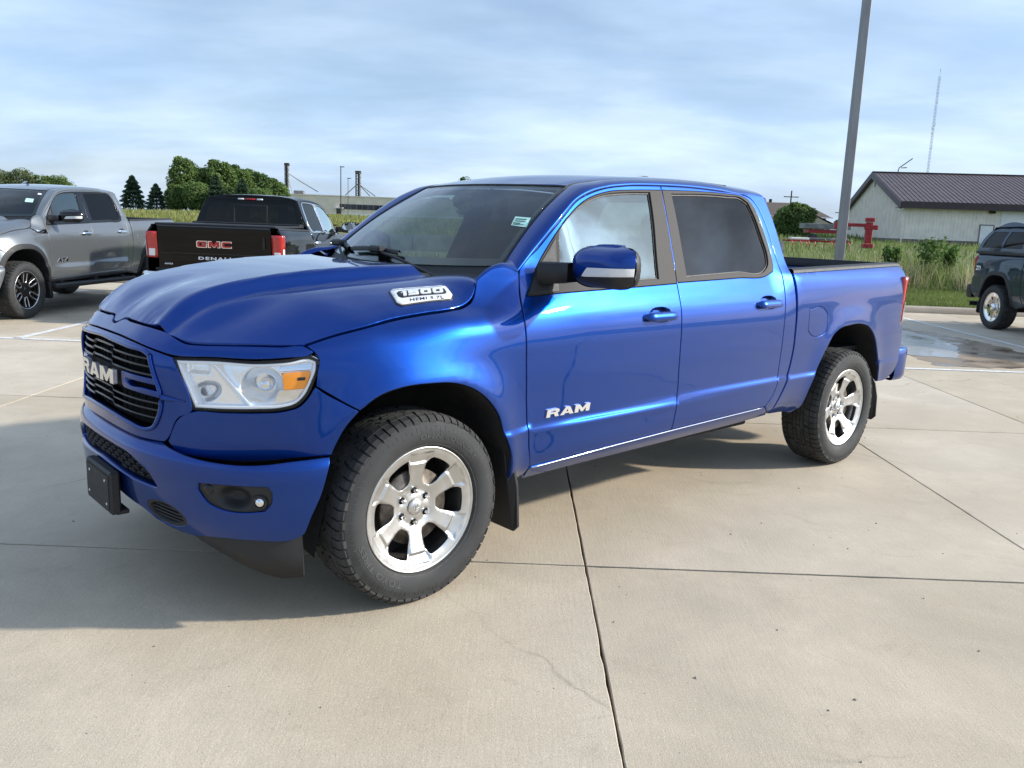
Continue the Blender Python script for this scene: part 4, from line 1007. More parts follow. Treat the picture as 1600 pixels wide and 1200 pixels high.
    for (A_, cx) in ((ARCH_F, 0), (ARCH_R, 3.63)):
        a_ = smooth_line(A_ + [(-.415, .60), (-.44, .44), (-.47, .27)] if cx == 0 else A_, 36)  # front liner run further down to block sun coming through the wheel opening
        o_ = Woff(-.008)(a_[:, 0], a_[:, 1]); i_ = o_.copy(); i_[:, 1] = -.56
        wall = np.vstack([i_]); V, F = loft([o_, (o_ + i_)/2 + (0, 0, .02), i_]); n_ = len(V); F = list(F); V = np.vstack([V, [[cx, -.56, .40]]]); k0 = 2*len(a_)
        for j in range(len(a_) - 1): F.append((k0 + j, k0 + j + 1, n_))
        B('wheel_liner', (V, F), 'liner_felt')
    # ---------------- load bed
    zr = 1.385; s_ = np.linspace(2.872, 4.50, 24)
    if not topper:
        ztop = np.interp(s_, [2.87, 3.6, 4.37, 4.5], [1.374, 1.390, 1.406, 1.404]); e0 = Woff(.003)(s_, ztop - .012)
        rail = [e0, e0 + (0, .004, .016), e0 + (0, .02, .026), e0 + (0, .075, .026), e0 + (0, .085, .015), e0 + (0, .085, -.03)]
        B('bed_rail_cap', loft(rail), 'black_plastic')
        B('bed_inner_wall', loft([e0 + (0, .075, .012), e0*(1, 1, 0) + (0, .085, 1.03)]), paint)
    S('bed_floor', box((3.69, 0, .80), (1.62, 1.70, .03)), 'black_plastic', smooth=False)
    S('bed_front', box((2.895, 0, 1.08), (.02, 1.80, .58)), paint, smooth=False)
    if rear:
        tg = lambda v, z: np.stack([4.505 + .028*sst(.75, 1.3, z) - .012*(v/.8)**4 + .0*v + .014*np.exp(-((z - 1.375)/.03)**2), -v, z + 0*v], -1)
        tail = S('tailgate', panel(tg, [(-.80,.80),(.80,.80),(.80,1.385),(.78,1.405),(-.78,1.405),(-.80,1.385)], res=.05, ref=(3, 0, 1), inset=.004, thick=.04), paint)
        S('tailgate_cap', loft([tg(np.linspace(-.79, .79, 20), np.full(20, 1.395)) + (.006, 0, .0), tg(np.linspace(-.79, .79, 20), np.full(20, 1.41)) + (0, 0, .004), tg(np.linspace(-.79, .79, 20), np.full(20, 1.41)) + (-.06, 0, .004), tg(np.linspace(-.79, .79, 20), np.full(20, 1.35)) + (-.06, 0, 0)]), 'black_plastic', tail)
        for sg in (1, -1):
            fl = lambda q: q if sg > 0 else mirror(*q)
            rows = []
            for z in np.linspace(.956, 1.317, 12):
                f_ = (z - .956)/.361; e_ = .004; xb = 4.484 + .048*f_
                rows.append([(4.430, -.960, z), (4.436, -.974 - e_, z), (xb - .02, -.970 - e_, z), (xb, -.958 - e_*.6, z), (xb + .012, -.935, z), (xb + .016, -.88, z), (xb + .012, -.812, z), (xb - .03, -.808, z)])
            rows = [[(x - .01, y*.985, z - .003) for x, y, z in rows[0]]] + rows + [[(x - .01, y*.985, z + .003) for x, y, z in rows[-1]]]
            q = up(fl(loft(rows))); tl = put('taillight', q[0], q[1], 'red_lens', t)
            sr = [[(4.484 + .048*f_ - .030, -.9822, .958 + .356*f_), (4.484 + .048*f_ - .012, -.9795, .958 + .356*f_), (4.484 + .048*f_ + .001, -.965, .958 + .356*f_)] for f_ in np.linspace(.06, .48, 6)]
            q = up(fl(loft(sr))); put('lamp_strip', q[0], q[1], 'white_lens', tl)
            q = up(fl(box((4.516, -.885, 1.03), (.012, .085, .10), .004))); put('reverse_lamp', q[0], q[1], 'white_lens', tl, smooth=False)
        # rear bumper: step pad with wrap-round ends
        pb = smooth_line([(4.50,.955),(4.58,.968),(4.665,.962),(4.725,.93),(4.755,.86),(4.765,.70),(4.768,.4),(4.768,0)], 34); pb = np.vstack([pb, (pb*(1, -1))[::-1][1:]])
        tb = nrm(np.gradient(pb, axis=0)); nb = np.stack([-tb[:, 1], tb[:, 0]], -1); nb = np.where(((pb - (3, 0))*nb).sum(1, keepdims=True) < 0, -nb, nb)
        cv = [np.c_[pb[:, 0] + nb[:, 0]*d_, -(pb[:, 1] + nb[:, 1]*d_), np.full(len(pb), z)] for z, d_ in ((.52,-.10),(.515,-.03),(.525,-.012),(.56,.0),(.70,.004),(.752,.002),(.770,-.008),(.776,-.03),(.776,-.16))]
        S('rear_bumper', loft(cv), paint if full else 'black_plastic' if topper else 'chrome')
        S('bumper_step', box((4.66, 0, .779), (.16, 1.5, .012), .003), 'black_plastic', smooth=False)
    # ---------------- mirrors
    mm = mirror_m or paint
    yc, zc2 = 1.195, 1.427
    def mf(o=0.):
        def f(v, z):
            a_ = np.clip((v - yc)/.192, -1, 1); b_ = np.clip((z - zc2)/.094, -1, 1); k_ = (np.abs(a_)**3.4 + np.abs(b_)**3.0)
            return np.stack([.735 + .085*np.clip(k_, 0, 1.25)**1.5 - .03*(a_) * .4 - o, -v, z + 0*v], -1)
        return f
    mo = [(1.012,1.385),(1.020,1.440),(1.040,1.485),(1.075,1.513),(1.12,1.520),(1.30,1.520),(1.35,1.510),(1.378,1.480),(1.386,1.43),(1.384,1.395),(1.372,1.362),(1.335,1.343),(1.20,1.336),(1.06,1.338),(1.025,1.350)]
    cap = [(1.012,1.392),(1.020,1.440),(1.040,1.485),(1.075,1.513),(1.12,1.520),(1.30,1.520),(1.35,1.510),(1.378,1.480),(1.386,1.433),(1.30,1.430),(1.16,1.426),(1.125,1.395),(1.10,1.374),(1.05,1.372)]
    sigl = [(1.164,1.424),(1.30,1.428),(1.385,1.431),(1.383,1.398),(1.25,1.391),(1.128,1.384),(1.145,1.403)]
    low = [(1.012,1.388),(1.05,1.370),(1.10,1.372),(1.125,1.382),(1.25,1.389),(1.383,1.396),(1.372,1.362),(1.335,1.343),(1.20,1.336),(1.06,1.338),(1.025,1.350)]
    def fold_(q):
        c_, s_2 = math.cos(R(-78)), math.sin(R(-78)); V_ = np.array(q[0], float); P_0 = np.array([.775, .995, 0]); D = V_ - P_0; V_ = np.stack([D[:, 0]*c_ - D[:, 1]*s_2, D[:, 0]*s_2 + D[:, 1]*c_, D[:, 2]], -1) + P_0
        if len(q) < 3: return V_, q[1]
        n_ = q[2]; return V_, q[1], np.stack([n_[:, 0]*c_ - n_[:, 1]*s_2, n_[:, 0]*s_2 + n_[:, 1]*c_, n_[:, 2]], -1)
    for sg in (1, -1):
        fl = lambda q: q if sg > 0 else (fold_(mirror(*q)) if fold else mirror(*q))
        q = up(fl(panel(mf(), cap, res=.015, ref=(1.2, -yc, zc2), inset=.001, thick=.05, lip=.004))); mr_ = put('mirror', q[0], q[1], mm, t, nor=q[2])
        q = up(fl(panel(mf(.001), sigl, res=.02, ref=(1.2, -yc, zc2), inset=.001, thick=.03, lip=.003))); put('signal_lens', q[0], q[1], 'white_lens', mr_, nor=q[2])
        q = up(fl(panel(mf(-.002), low, res=.02, ref=(1.2, -yc, zc2), inset=.001, thick=.05, lip=.004))); put('mirror_base', q[0], q[1], 'black_plastic', mr_, nor=q[2])
        th_ = densify(mo, .03); rim_ = np.stack([np.full(len(th_), .825), -th_[:, 0], th_[:, 1]], -1); c0 = rim_.mean(0)
        q = up(fl(loft([mf(0)(th_[:, 0], th_[:, 1]) + (.004, 0, 0), rim_, (rim_ - c0)*.985 + c0 + (.018, 0, 0), (rim_ - c0)*.93 + c0 + (.020, 0, 0), (rim_ - c0)*.92 + c0 + (.006, 0, 0)], True))); put('mirror_shell', q[0], q[1], mm if mm == 'gloss_black' else 'black_plastic', mr_)
        q = up(fl(panel(lambda v, z: np.stack([.833 + 0*v, -v, z + 0*v], -1), [((a_ - yc)*.93 + yc, (b_ - zc2)*.93 + zc2) for a_, b_ in mo], res=.1, ref=(0, -yc, zc2), inset=0, thick=0))); put('mirror_glass', q[0], q[1], 'chrome', mr_)
        arm = smooth_line([(.715, -.905, 1.385), (.745, -.96, 1.388), (.768, -1.005 if fold else -1.04, 1.392), (.775, -1.04, 1.395)], 10); va = []
        for k_, p in enumerate(arm):
            hh = .052 - .008*k_/9; va.append([p + (dx, 0, dz) for dx, dz in ((-.030, -hh), (-.030, hh*.85), (-.012, hh), (.05, hh), (.065, hh*.7), (.065, -hh*.8), (.05, -hh))])
        fl = lambda q: q if sg > 0 else mirror(*q)
        q = up(fl(loft(va, True))); put('mirror_arm', q[0], q[1], 'black_plastic', mr_)
        q = up(fl(panel(W, [(.615,1.292),(.68,1.355),(.742,1.420),(.80,1.478),(.862,1.543),(.835,1.42),(.80,1.30)], res=.03, inset=.001, thick=.02, off=.006))); put('mirror_sail', q[0], q[1], 'black_plastic', mr_, nor=q[2])
    # ---------------- mud flaps
    for x0, vv, z0, z1, wd in ((.475, (.80, 1.028), .66, .205, 0), (4.155, (.78, .985), .62, .25, 0)):
        for sg in (1, -1):
            P0 = [(x0 - .045, vv[0] + .03, z0), (x0 - .04, vv[1] - .045, z0), (x0 - .01, vv[1] - .012, z0 - .08), (x0 + .02, vv[1], (z0 + z1)/2), (x0 + .035, vv[1], z1 + .03), (x0 + .036, vv[1] - .03, z1), (x0 + .036, vv[0] + .03, z1), (x0 + .03, vv[0], z1 + .04), (x0, vv[0], (z0 + z1)/2)]
            A_ = np.array([(x, -sg*v_, z) for x, v_, z in P0]); Bk = A_ + (.012, 0, 0); n_ = len(A_)
            F = [tuple(range(n_)), tuple(range(2*n_ - 1, n_ - 1, -1))] + [(i, (i + 1) % n_, (i + 1) % n_ + n_, i + n_) for i in range(n_)]
            S('mud_flap', (np.vstack([A_, Bk]), F), 'black_plastic', smooth=False)
    # ---------------- cabin
    if inside:
        S('dashboard', join([box((.98, 0, 1.20), (.62, 1.62, .26), .07), box((.86, 0, 1.315), (.50, 1.50, .05), .02)]), 'cabin_plastic', smooth=False)
        S('cabin_floor', box((1.75, 0, .62), (2.1, 1.7, .05)), 'cabin_plastic', smooth=False)
        for y in (-.40, .40):
            sb = S('front_seat', join([box((1.85, y, .92), (.52, .52, .16), .06), box((2.11, y, 1.24), (.16, .50, .62), .06, roty(.2))]), 'cabin_cloth')
            S('headrest', box((2.20, y, 1.61), (.11, .28, .17), .04), 'cabin_cloth', sb)
        S('rear_bench', join([box((2.50, 0, .92), (.42, 1.4, .16), .05), box((2.74, 0, 1.18), (.13, 1.4, .52), .05, roty(.1))]), 'cabin_cloth')
        for y in (-.42, .42): S('rear_headrest', box((2.76, y, 1.48), (.10, .26, .13), .03), 'cabin_cloth')
        sw = [(.185*math.cos(a), .185*math.sin(a)) for a in np.linspace(0, 2*math.pi, 29)]
        S('steering_wheel', join([tube([(1.33 - .14*q/.185*.185/.185*0 + .42*q*-1*.35, -.40 + p, 1.36 + q*.92) for p, q in sw], .015, 8, False), tube([(1.35, -.40, 1.36), (1.15, -.40, 1.25)], .05, 10), tube([(1.335, -.585, 1.36), (1.335, -.215, 1.36)], .014, 6)]), 'cabin_plastic')
        S('rear_view_mirror', join([box((1.13, 0, 1.725), (.03, .25, .075), .012), tube([(1.06, 0, 1.78), (1.12, 0, 1.73)], .01, 6)]), 'cabin_plastic', smooth=False)
        S('headliner', panel(lambda x, v: np.stack([x + 0*v, -v, ROOF(x, v) - .035], -1), [(1.2,-.6),(1.2,.6),(2.80,.58),(2.80,-.58)], res=.2, inset=0, thick=0, ref=(2, 0, 3)), 'cabin_cloth')
    # ---------------- wipers
    for (a0, b0, a1, b1) in ((.62, -.02, -.10, .065), (-.22, -.02, -.86, .06)):
        p0 = WS(np.array([a0]), np.array([b0]))[0] + (-.045, 0, -.045); p1 = WS(np.array([a1]), np.array([b1]))[0] + (-.012, 0, .022)
        mid = (p0 + p1)/2 + (-.03, 0, .02); arm = smooth_line([p0, mid, p1], 12)
        wpr = S('wiper', tube(arm, np.linspace(.009, .007, 12), 8), 'black_plastic')
        c_ = arm[-1]; aa = np.linspace(a1 - .36, a1 + .30, 14); bb = b1 + .02 - .05*(aa - a1 + .36)/.6*-1*0 - .03*((aa - a1)/.36)**2
        bl = WS(aa, np.clip(bb, -.02, .2)) + (-.006, 0, .013); S('wiper_blade', loft([bl + (-.010, 0, -.008), bl + (-.014, 0, .010), bl + (-.002, 0, .018), bl + (.008, 0, .004)]), 'black_plastic', wpr)
        S('wiper_hinge', box(tuple(arm[-2] + (-.006, 0, .012)), (.055, .10, .035), .01), 'black_plastic', wpr, smooth=False)
    # ---------------- antenna fin, roof details
    if full:
        S('roof_antenna', loft([[(2.36 + x, y*w_, z) for y in (-1, -.6, 0, .6, 1)] for x, w_, z in ((0, .002, 1.925), (.04, .02, 1.932), (.10, .03, 1.945), (.15, .028, 1.945), (.17, .02, 1.92))]), 'gloss_black')
    # ---------------- wheels
    for i, (x, sg) in enumerate(((0, 1), (3.672, 1), (0, -1), (3.672, -1))):
        make_wheel(style, full, t, (x, -sg*.985, WH_R), 0 if sg > 0 else math.pi, spin + (0, .35, 1.1, .6)[i])
    # ---------------- arch flares, steps
    if arch_trim:
        for A_, cx, zc3 in ((ARCH_F, 0., .41), (ARCH_R, 3.63, .41)):
            o_ = [(cx + (s_ - cx)*1.13, zc3 + (z - zc3)*1.115) for s_, z in A_]; P0 = [p for p in A_] + o_[::-1]
            B('arch_flare', panel(Woff(.004), P0, res=.05, inset=0, thick=.02, lip=.006), arch_trim)
    return t, dict(up=up, S=S, B=B, hood=hood, doors=doors, ws=ws, beds=beds)
# ================================================================== the blue truck in front
blue, bk = build_pickup('pickup_truck', (-1.02639, 4.07865), .74025, 'blue four-door pickup truck filling the middle of the picture, silver six-spoke wheels', 'pickup trucks parked on the lot', 'blue_paint', full=True, fold=True, spin=0.0)
S = bk['S']
# badge on the side of the hood
bq = lambda P, r: [tuple(np.array(P[i]) + (np.array(P[j]) - np.array(P[i]))*r/np.linalg.norm(np.array(P[j]) - np.array(P[i]))) for i in range(len(P)) for j in ((i - 1) % len(P), (i + 1) % len(P))]
BO = bq([(-.006,.733),(.251,.776),(.236,.863),(-.037,.846)], .016); bref = (0, 0, 0)
def slab(nm, P, m, off, th, par): q = panel(HC, P, res=.02, inset=0, thick=th, lip=.0015, off=off, ref=bref); return put(nm, q[0], q[1], m, par)
badge = slab('hood_badge', BO, 'badge_white', .009, .008, bk['hood'])
slab('badge_edge', [(u + (u - .11)*.045, v + (v - .805)*.10) for u, v in BO], 'letter_black', .0035, .006, badge)
slab('badge_inset', bq([(.006,.764),(.232,.794),(.220,.838),(-.010,.813)], .012), 'letter_black', .0102, .001, badge)
slab('badge_bevel', bq([(-.002,.742),(.243,.783),(.240,.790),(-.004,.749)], .002), 'emblem_silver', .0100, .001, badge)
ws_, wd = slab_word('1500', .16, .0)
for ch, V, F in ws_: put('badge_digit', *thick2d(V, F, on_surf(HC, .004, .806, (.200/wd, .023/wd), (.019, -.0315), bref), .0095, .0135), 'badge_white', badge, smooth=False)
V, F = text2d('HEMI 5.7L', .012, 1.15); w_ = V[:, 0].max()
put('badge_text', *thick2d(V, F, on_surf(HC, .022, .8455, (.160/w_, .0165/w_), (.0095, -.0165), bref), .0085, .0100), 'letter_black', badge, smooth=False)
# lettering on the door
ws_, wd = slab_word('RAM', .10, .10); k = .292/wd
for ch, V, F in ws_: put('door_letter', *thick2d(V, F, on_surf(W, .686, .722, (k, .002/wd), (0, .037)), .0, .008), 'emblem_silver', bk['doors'][0], smooth=False)
# inspection sticker inside the top corner of the windshield
wsr = (2, 0, 1.2)
st = put('window_sticker', *panel(WS, [(.848,.530),(.972,.516),(.995,.398),(.874,.422)], res=.03, inset=0, thick=0, off=.002, ref=wsr)[:2], 'sticker_paper', bk['ws'])
for (a, b, c, d) in ((.865,.505,.95,.012),(.872,.478,.955,.010),(.870,.455,.93,.012),(.878,.438,.965,.008)):
    put('sticker_print', *panel(WS, [(a,b),(c,b-.008),(c+.004,b-.008-d),(a+.004,b-d)], res=.05, inset=0, thick=0, off=.0035, ref=wsr)[:2], 'sticker_ink', st)
# ================================================================== ground, lot, kerb
def concrete(name, base, stain, dark=.0):
    m = mat(name, base, .82)
    n, l, b = nodes_of(m)
    t = n.new('ShaderNodeTexCoord')
    def noise(sc, det=6, stretch=None, rough=.55, dist=0):
        q = n.new('ShaderNodeTexNoise'); q.inputs['Scale'].default_value = sc; q.inputs['Detail'].default_value = det; q.inputs['Roughness'].default_value = rough; q.inputs['Distortion'].default_value = dist
        if stretch:
            mp = n.new('ShaderNodeMapping'); mp.inputs['Scale'].default_value = stretch; l.new(t.outputs['Object'], mp.inputs[0]); l.new(mp.outputs[0], q.inputs['Vector'])
        else: l.new(t.outputs['Object'], q.inputs['Vector'])
        return q.outputs['Fac']
    def mr(x, a, b_, c=0., d=1.):
        q = n.new('ShaderNodeMapRange'); q.inputs[1].default_value = a; q.inputs[2].default_value = b_; q.inputs[3].default_value = c; q.inputs[4].default_value = d; l.new(x, q.inputs[0]); return q.outputs[0]
    def mix(f, a, b_, mode='MIX'):
        q = n.new('ShaderNodeMix'); q.data_type = 'RGBA'; q.blend_type = mode
        if isinstance(f, float): q.inputs['Factor'].default_value = f
        else: l.new(f, q.inputs['Factor'])
        for k, v in (('A', a), ('B', b_)):
            if isinstance(v, tuple): q.inputs[k].default_value = (*v, 1)
            else: l.new(v, q.inputs[k])
        return q.outputs['Result']
    lt = tuple(min(1, c*1.10) for c in base); dk = tuple(c*.80 for c in base)
    c = mix(mr(noise(1.1, 8, rough=.62, dist=.4), .34, .68), dk, lt)                 # broad mottling
    c = mix(mr(noise(.42, 6, dist=1.2), .46, .70, 0, .75), c, stain)
    c = mix(mr(noise(2.4, 9, rough=.72, dist=1.5), .56, .74, 0, .38), c, tuple(x*.55 for x in stain))                 # warm stains
    c = mix(mr(noise(7, 8, rough=.7), .30, .72, 0, .35), c, tuple(x*.72 for x in base))
    c = mix(mr(noise(70, 3, (1, .10, 1)), .40, .66, 0, .16), c, tuple(x*.70 for x in base))  # broom strokes
    c = mix(mr(noise(150, 4, rough=.75), .52, .70, 0, .60), c, tuple(x*.42 for x in base))          # fine pits
    c = mix(mr(noise(120, 3, rough=.7), .56, .72, 0, .42), c, tuple(min(1, x*1.5) for x in base))
    vo = n.new('ShaderNodeTexVoronoi'); vo.feature = 'F1'; vo.inputs['Scale'].default_value = 2.6; l.new(t.outputs['Object'], vo.inputs['Vector'])
    c = mix(mr(vo.outputs['Distance'], .010, .020, .75, 0.), c, (.05, .045, .04))   # odd dark specks
    wv = n.new('ShaderNodeTexVoronoi'); wv.feature = 'DISTANCE_TO_EDGE'; wv.inputs['Scale'].default_value = .33
    nz = n.new('ShaderNodeTexNoise'); nz.inputs['Scale'].default_value = 3; nz.inputs['Detail'].default_value = 8; l.new(t.outputs['Object'], nz.inputs['Vector'])
    mxv = n.new('ShaderNodeMix'); mxv.data_type = 'RGBA'; mxv.inputs['Factor'].default_value = .16; l.new(t.outputs['Object'], mxv.inputs['A']); l.new(nz.outputs['Color'], mxv.inputs['B']); l.new(mxv.outputs['Result'], wv.inputs['Vector'])
    crk = mr(wv.outputs['Distance'], .0, .0035, .38, 0.)
    gate = mr(noise(.5, 2), .54, .62)
    mm = n.new('ShaderNodeMath'); mm.operation = 'MULTIPLY'; l.new(crk, mm.inputs[0]); l.new(gate, mm.inputs[1])
    c = mix(mm.outputs[0], c, (.10, .085, .07))
    oi = n.new('ShaderNodeObjectInfo'); hv = n.new('ShaderNodeHueSaturation'); l.new(c, hv.inputs['Color']); l.new(mr(oi.outputs['Random'], 0, 1, .90, 1.07), hv.inputs['Value'])
    l.new(mr(oi.outputs['Random'], 0, 1, 1.12, .88), hv.inputs['Saturation'])
    l.new(hv.outputs['Color'], b.inputs['Base Color'])
    bp = n.new('ShaderNodeBump'); bp.inputs['Strength'].default_value = .8; bp.inputs['Distance'].default_value = .0022
    ad = n.new('ShaderNodeMath'); ad.operation = 'ADD'; l.new(noise(160, 4, rough=.7), ad.inputs[0]); l.new(mr(noise(70, 3, (1, .10, 1)), 0, 1, 0, .5), ad.inputs[1])
    l.new(ad.outputs[0], bp.inputs['Height']); l.new(bp.outputs[0], b.inputs['Normal'])
    return m
concrete('concrete', (.58, .495, .375), (.44, .345, .235))
concrete('kerb_concrete', (.40, .34, .265), (.26, .20, .14))
vary(mat('joint_filler', (.05, .045, .038), .95), 9, .5)
vary(mat('white_paint', (.70, .69, .66), .75), 18, .22, bump=.0008)
vary(mat('field_soil', (.115, .135, .035), .95), .35, .3, col2=(.075, .10, .022))
vary(mat('barrier_concrete', (.42, .40, .36), .9), 3, .25)

KY = 18.62      # face of the kerb
def ground_z(x, y):
    z = np.where(y > KY + .15, .135 + .10*sst(KY, 30, y) + 1.45*sst(24, 120, y), -.16)
    return z + np.where(y > 24, .12*np.sin(x*.21 + 1)*np.sin(y*.13)*sst(24, 60, y), 0)
gx = np.unique(np.concatenate([-np.geomspace(1, 3000, 40), np.geomspace(1, 3000, 40), np.linspace(-30, 40, 71)]))
gyv = np.unique(np.concatenate([-np.geomspace(1, 3000, 24), np.linspace(0, KY + .14, 5), [KY + .16, KY + .6], np.geomspace(KY + 1.2, 3000, 70)]))
GX, GY = np.meshgrid(gx, gyv, indexing='ij'); GZ = ground_z(GX, GY)
V, F = loft(np.stack([GX, GY, GZ], -1)); tag(put('grass_field', V, F, 'field_soil', kind='structure'))

lot = put('pavement', *box((1.0, -6.0, -.130), (62, 2*(KY + 6.0) - .02, .19)), 'joint_filler', smooth=False, kind='structure')
XJ = [-30] + [-26.74 + 4.52*k for k in range(6)] + [.38, 2.75, 4.64, 7.02, 9.40, 11.78, 14.16, 16.54, 21.3, 26.06, 32]
YJ = [-30.6, -24.4, -18.2, -12.2, -8.9, -5.75, -2.6, .62, 3.80, 7.02, 10.46, 13.85, 16.9, KY - .01]
for i in range(len(XJ) - 1):
    for j in range(len(YJ) - 1):
        x0, x1, y0, y1 = XJ[i], XJ[i + 1], YJ[j], YJ[j + 1]; g = .0055; gx_, gy_ = .0050, .0085
        near = abs((y0 + y1)/2 - 6) < 8 and abs((x0 + x1)/2) < 9
        P = []
        for (a, b) in (((x0, y0), (x1, y0)), ((x1, y0), (x1, y1)), ((x1, y1), (x0, y1)), ((x0, y1), (x0, y0))):
            m = max(2, int(np.hypot(b[0] - a[0], b[1] - a[1]) / (.07 if near else .6)))
            P += [(a[0] + (b[0] - a[0])*k/m, a[1] + (b[1] - a[1])*k/m) for k in range(m)]
        P = np.array(P); o = np.stack([np.clip(P[:, 0], x0 + gx_, x1 - gx_), np.clip(P[:, 1], y0 + gy_, y1 - gy_)], -1)
        if near: o = o + rng.normal(0, .0007, o.shape) + (inset_poly(P, .012) - inset_poly(P, 0)) * (rng.random((len(P), 1)) > .975) * rng.random((len(P), 1)) * .5
        i2 = inset_poly(o, .0032); dz = rng.normal(0, .0006); n_ = len(P)
        V = np.vstack([np.c_[o, np.full(n_, -.12)], np.c_[o, np.full(n_, -.0022 + dz)], np.c_[i2, np.full(n_, dz)]])
        F = [(k, (k + 1) % n_, (k + 1) % n_ + n_, k + n_) for k in range(n_)] + [(k + n_, (k + 1) % n_ + n_, (k + 1) % n_ + 2*n_, k + 2*n_) for k in range(n_)] + [tuple(range(2*n_, 3*n_))]
        put('concrete_slab', V, F, 'concrete', lot, smooth=False)
# kerb with gutter lip
kp = [(KY - .0, -.12), (KY, .006), (KY + .02, .10), (KY + .045, .128), (KY + .08, .140), (KY + .17, .142), (KY + .18, .10), (KY + .18, -.1)]
xs = np.arange(-30, 33, 1.0); V, F = loft([[(x, y + .004*math.sin(x*1.7), z) for y, z in kp] for x in xs]); put('kerb', V, F, 'kerb_concrete', kind='structure')
def stripe(name, pts, w, label=None):
    P = np.array(pts, float); L = np.linalg.norm(P[1] - P[0]); m = max(2, int(L/.12)); t = np.linspace(0, 1, m)[:, None]; d = (P[1] - P[0])/L; q = np.array([-d[1], d[0]])
    a = P[0] + (P[1] - P[0])*t; e1 = a + q*(w/2 + rng.normal(0, .004, (m, 1))); e2 = a - q*(w/2 + rng.normal(0, .004, (m, 1)))
    V = np.vstack([np.c_[e1, np.full(m, .0046)], np.c_[e2, np.full(m, .0046)]]); F = [(k, k + m, k + m + 1, k + 1) for k in range(m - 1)]
    return put(name, V, F, 'white_paint', smooth=False, kind='structure')
stripe('parking_line', [(-6.10, 10.14), (-6.10, 18.2)], .11)
stripe('parking_line', [(-14.0, 10.14), (-3.1, 10.14)], .10)
stripe('parking_line', [(-3.1, 10.14), (-3.1, 18.2)], .11)
stripe('parking_line', [(7.96, 10.56), (7.96, 18.0)], .11)
stripe('parking_line', [(3.6, 10.42), (16.5, 10.62)], .10)
stripe('parking_line', [(11.0, 10.6), (11.0, 18.0)], .11)
# puddle and the damp patch round it
def wetmat(name, col, rough, alpha=None):
    m = mat(name, col, rough, coat=0.); n, l, b = nodes_of(m); b.inputs['IOR'].default_value = 1.33; b.inputs['Specular IOR Level'].default_value = .6
    return m
vary(wetmat('puddle_water', (.34, .31, .27), .20), 1.4, .35, rough_amt=.12, bump=.0009, bump_scale=5)
vary(wetmat('damp_concrete', (.26, .195, .13), .40), 2.2, .3, rough_amt=.25)
def blob(name, pts, z, m, jit):
    o = densify(pts, .12); o = o + rng.normal(0, jit, o.shape) if jit else o
    U, F = poly2d([o]); return put(name, np.c_[U, np.full(len(U), z)], F, m, smooth=False, kind='structure')
blob('damp_patch', [(5.5,10.72),(6.5,10.8),(7.2,11.2),(7.55,12.3),(7.5,13.6),(7.1,15.3),(6.5,15.7),(5.7,13.5)], .0034, 'damp_concrete', .05)
blob('puddle', [(5.5,11.7),(6.15,11.5),(6.5,12.2),(6.9,13.2),(7.0,14.3),(6.8,15.1),(6.3,14.9),(5.7,13.4)], .0058, 'puddle_water', .03)
#blob('puddle', [(3.15,6.62),(3.5,6.55),(3.75,6.68),(3.6,6.84),(3.2,6.83)], .0065, 'damp_concrete', .01)

# grit and small stones lying about on the slabs
gn = 900; gp = np.stack([rng.uniform(-5, 8, gn), 2.0 + 15*rng.random(gn)**1.7, np.zeros(gn)], -1); gs = rng.gamma(1.6, .0016, gn)[:, None] + .0012
oc_ = np.array([(1,0,0),(0,1,0),(-1,0,0),(0,-1,0),(0,0,.8),(0,0,-.2)]); V = (gp[:, None] + oc_[None]*gs[:, None]*rng.uniform(.6, 1.3, (gn, 6, 3)) + (0, 0, .001)).reshape(-1, 3)
of_ = [(0,1,4),(1,2,4),(2,3,4),(3,0,4)]; F = [tuple(i + 6*k for i in f) for k in range(gn) for f in of_]
vary(mat('grit_stone', (.24, .21, .17), .9), 40, .6); put('grit', V, F, 'grit_stone', smooth=False, kind='stuff')

# ================================================================== plants
def leaf_mat(name, cols, trans=.25):
    m = bpy.data.materials.new(name); m.use_nodes = True; n, l = m.node_tree.nodes, m.node_tree.links; b = n['Principled BSDF']
    g = n.new('ShaderNodeNewGeometry'); r = n.new('ShaderNodeValToRGB'); l.new(g.outputs['Random Per Island'], r.inputs[0])
    e = r.color_ramp.elements; e[0].color = (*cols[0], 1); e[1].color = (*cols[-1], 1); e[0].position = 0; e[1].position = 1
    for k, c in enumerate(cols[1:-1]): x = e.new((k + 1)/(len(cols) - 1)); x.color = (*c, 1)
    t = n.new('ShaderNodeTexCoord'); nz = n.new('ShaderNodeTexNoise'); nz.inputs['Scale'].default_value = .5; nz.inputs['Detail'].default_value = 3; l.new(t.outputs['Object'], nz.inputs['Vector'])
    mr = n.new('ShaderNodeMapRange'); mr.inputs[1].default_value = .3; mr.inputs[2].default_value = .7; mr.inputs[3].default_value = .65; mr.inputs[4].default_value = 1.25; l.new(nz.outputs['Fac'], mr.inputs[0])
    hv = n.new('ShaderNodeHueSaturation'); l.new(r.outputs[0], hv.inputs['Color']); l.new(mr.outputs[0], hv.inputs['Value'])
    tr = n.new('ShaderNodeBsdfTranslucent'); l.new(hv.outputs[0], tr.inputs[0]); l.new(hv.outputs[0], b.inputs['Base Color']); b.inputs['Roughness'].default_value = .7
    mx = n.new('ShaderNodeMixShader'); mx.inputs[0].default_value = trans; l.new(b.outputs[0], mx.inputs[1]); l.new(tr.outputs[0], mx.inputs[2]); l.new(mx.outputs[0], n['Material Output'].inputs[0])
    MATS[name] = m; return m
leaf_mat('lawn_grass', [(.11,.155,.032),(.15,.20,.045),(.21,.25,.07)], .35)
leaf_mat('tall_grass', [(.10,.165,.035),(.135,.205,.045),(.17,.235,.06),(.22,.265,.085),(.36,.34,.17)], .4)
